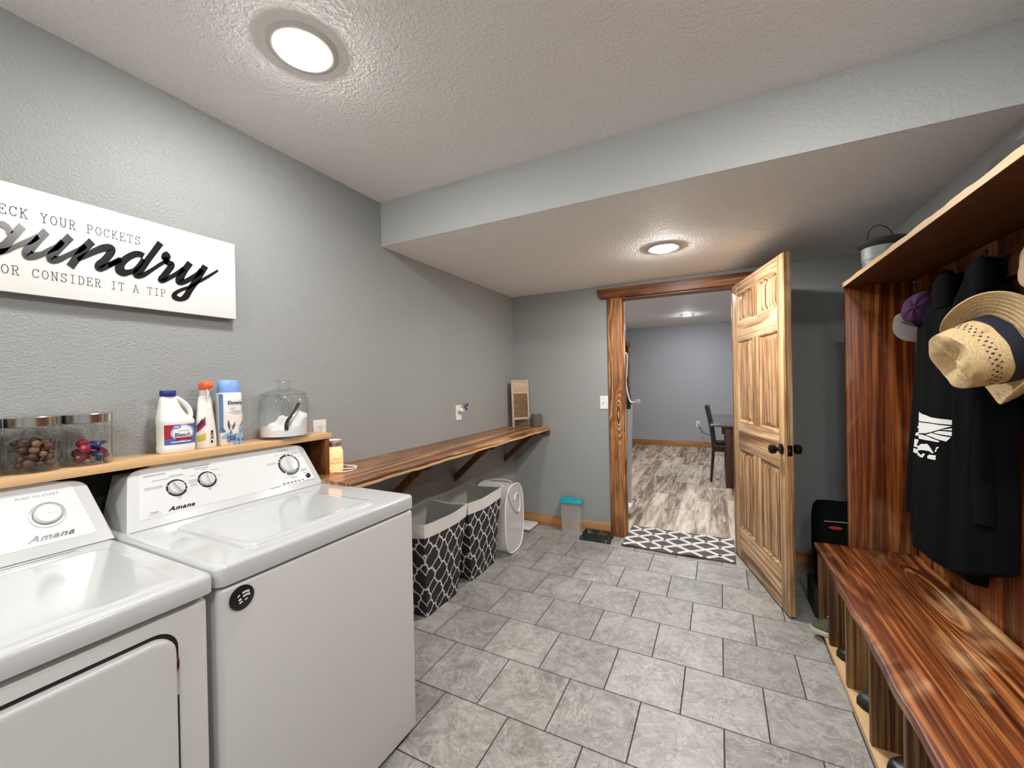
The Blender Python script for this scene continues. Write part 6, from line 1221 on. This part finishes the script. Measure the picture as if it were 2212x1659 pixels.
# thin black bands running down from the hook beside the felt hat
st = thing('black_bands', 'pair of thin black bands running down from a hook between the jacket and the felt hat', 'black_bands', (2.60, 1.70, 1.7))
bm = newbm(); tube(bm, catmull([(2.598, 1.712, 1.742), (2.620, 1.745, 1.66), (2.630, 1.790, 1.57), (2.632, 1.83, 1.49)], 5), .006, 8, flat=.4); tube(bm, catmull([(2.598, 1.706, 1.742), (2.625, 1.70, 1.66), (2.630, 1.695, 1.50), (2.631, 1.69, 1.34)], 5), .005, 8, flat=.4); part('bands', bm, M['blackm'], st)
# ================================================================ THE ROOM BEYOND
M['tabletop'] = plain('dark_table_top', (.085,.07,.075), .22, vary=.1); M['tablewood'] = plain('dark_brown_table', (.05,.018,.010), .4, vary=.3)
tb = thing('dining_table', 'dark brown wooden table seen past the edge of the open door', 'table', (2.3, 6.4, 0))
part('table_top', boxbm(1.675, 2.75, 5.60, 7.25, .752, .778, bev=.004), M['tabletop'], tb)
bm = boxbm(1.80, 2.62, 5.66, 5.685, .660, .752); box(bm, 1.80, 2.62, 7.16, 7.185, .66, .752); box(bm, 1.80, 1.825, 5.685, 7.16, .66, .752); box(bm, 2.60, 2.62, 5.685, 7.16, .66, .752); part('apron', bm, M['tablewood'], tb)
for x in (1.838, 2.50):
    for y in (5.655, 7.10): part('leg', boxbm(x, x+.088, y, y+.088, 0, .752, bev=.003), M['tablewood'], tb)
def chair(x, y, label):
    t = thing('dining_chair', label, 'chair', (x, y, 0))    # back at -x side, seat towards +x
    bm = newbm(); loft(bm, [[(x+a+dx, y+b, z) for a, b in ((-.025,-.20), (.025,-.20), (.025,.20), (-.025,.20))] for z, dx in ((.40, .03), (.60, .015), (.80, -.015), (1.00, -.055))]); bmesh.ops.bevel(bm, geom=bm.edges[:], offset=.012, segments=2, affect='EDGES'); part('backrest', bm, M['blackleather'], t)
    bm = newbm(); box(bm, x+.02, x+.43, y-.21, y+.21, .40, .50, bev=.02, seg=3); part('seat', bm, M['blackleather'], t)
    for a, b, dx in ((.02, -.18, -.035), (.02, .18, -.035), (.40, -.18, 0), (.40, .18, 0)):
        bm = newbm(); loft(bm, [[(x+a+dx+p, y+b+q, 0) for p, q in ((-.013,-.013), (.013,-.013), (.013,.013), (-.013,.013))], [(x+a+p, y+b+q, .405) for p, q in ((-.02,-.02), (.02,-.02), (.02,.02), (-.02,.02))]]); part('leg', bm, M['blackm'], t)
    return t
chair(1.683, 6.10, 'black high backed chair at the dark table, in the room beyond the door')
cd = solo('power_cord', (lambda b: (tube(b, catmull([(1.398, 8.815, .47), (1.43, 8.78, .40), (1.50, 8.72, .30), (1.60, 8.70, .27), (1.72, 8.72, .22)], 6), .006, 8), b)[1])(newbm()), M['black'], 'black cord running from the low outlet in the room beyond', 'cord', (1.4, 8.81, .47))
M['tm_grey'] = plain('treadmill_grey', (.36,.38,.40), .4); M['tm_white'] = plain('treadmill_silver', (.62,.63,.64), .35)
tm = thing('treadmill', 'grey and black treadmill just left of the doorway in the room beyond', 'treadmill', (.6, 4.3, 0))
bm = newbm(); loft(bm, [[(x+dx, y, z) for x, y in rrect(.915, .958, 4.25, 4.36, .01, 3)] for z, dx in ((.02, -.012), (.5, .0), (1.09, .022))]); part('upright', bm, M['tm_grey'], tm)
part('upright', boxbm(.28, .325, 4.25, 4.36, .02, 1.09, bev=.01), M['tm_grey'], tm)
part('console', boxbm(.25, .90, 4.245, 4.33, 1.2, 1.60, bev=.02), M['black'], tm)
bm = newbm(); prism(bm, [(.90, 1.05), (.978, 1.06), (.965, 1.18), (.935, 1.30), (.928, 1.60), (.955, 1.62), (.91, 1.635), (.875, 1.62), (.87, 1.20)], (0, 4.235, 0), (1,0,0), (0,0,1), (0,1,0), .10); bmesh.ops.bevel(bm, geom=bm.edges[:], offset=.006, segments=2, affect='EDGES'); part('console', bm, M['black'], tm)
bm = newbm(); tube(bm, catmull([(.92, 4.232, 1.625), (.953, 4.230, 1.60), (.948, 4.230, 1.42), (.938, 4.230, 1.33), (.955, 4.230, 1.20), (.985, 4.230, 1.125), (1.05, 4.230, 1.135)], 6), .010, 10, flat=.8); part('arm', bm, M['tm_white'], tm)
bm = newbm(); box(bm, 1.03, 1.075, 4.21, 4.26, 1.10, 1.15, bev=.008); part('grip', bm, M['tm_grey'], tm)
part('deck', boxbm(.34, .84, 4.40, 4.50, .10, 1.50, bev=.015), M['black'], tm)
part('foot_rail', boxbm(.925, .992, 4.06, 4.20, .0505, .115, bev=.012), M['tm_white'], tm)
part('base_frame', boxbm(.86, .952, 4.02, 4.52, .0, .05, bev=.01), M['tm_grey'], tm)
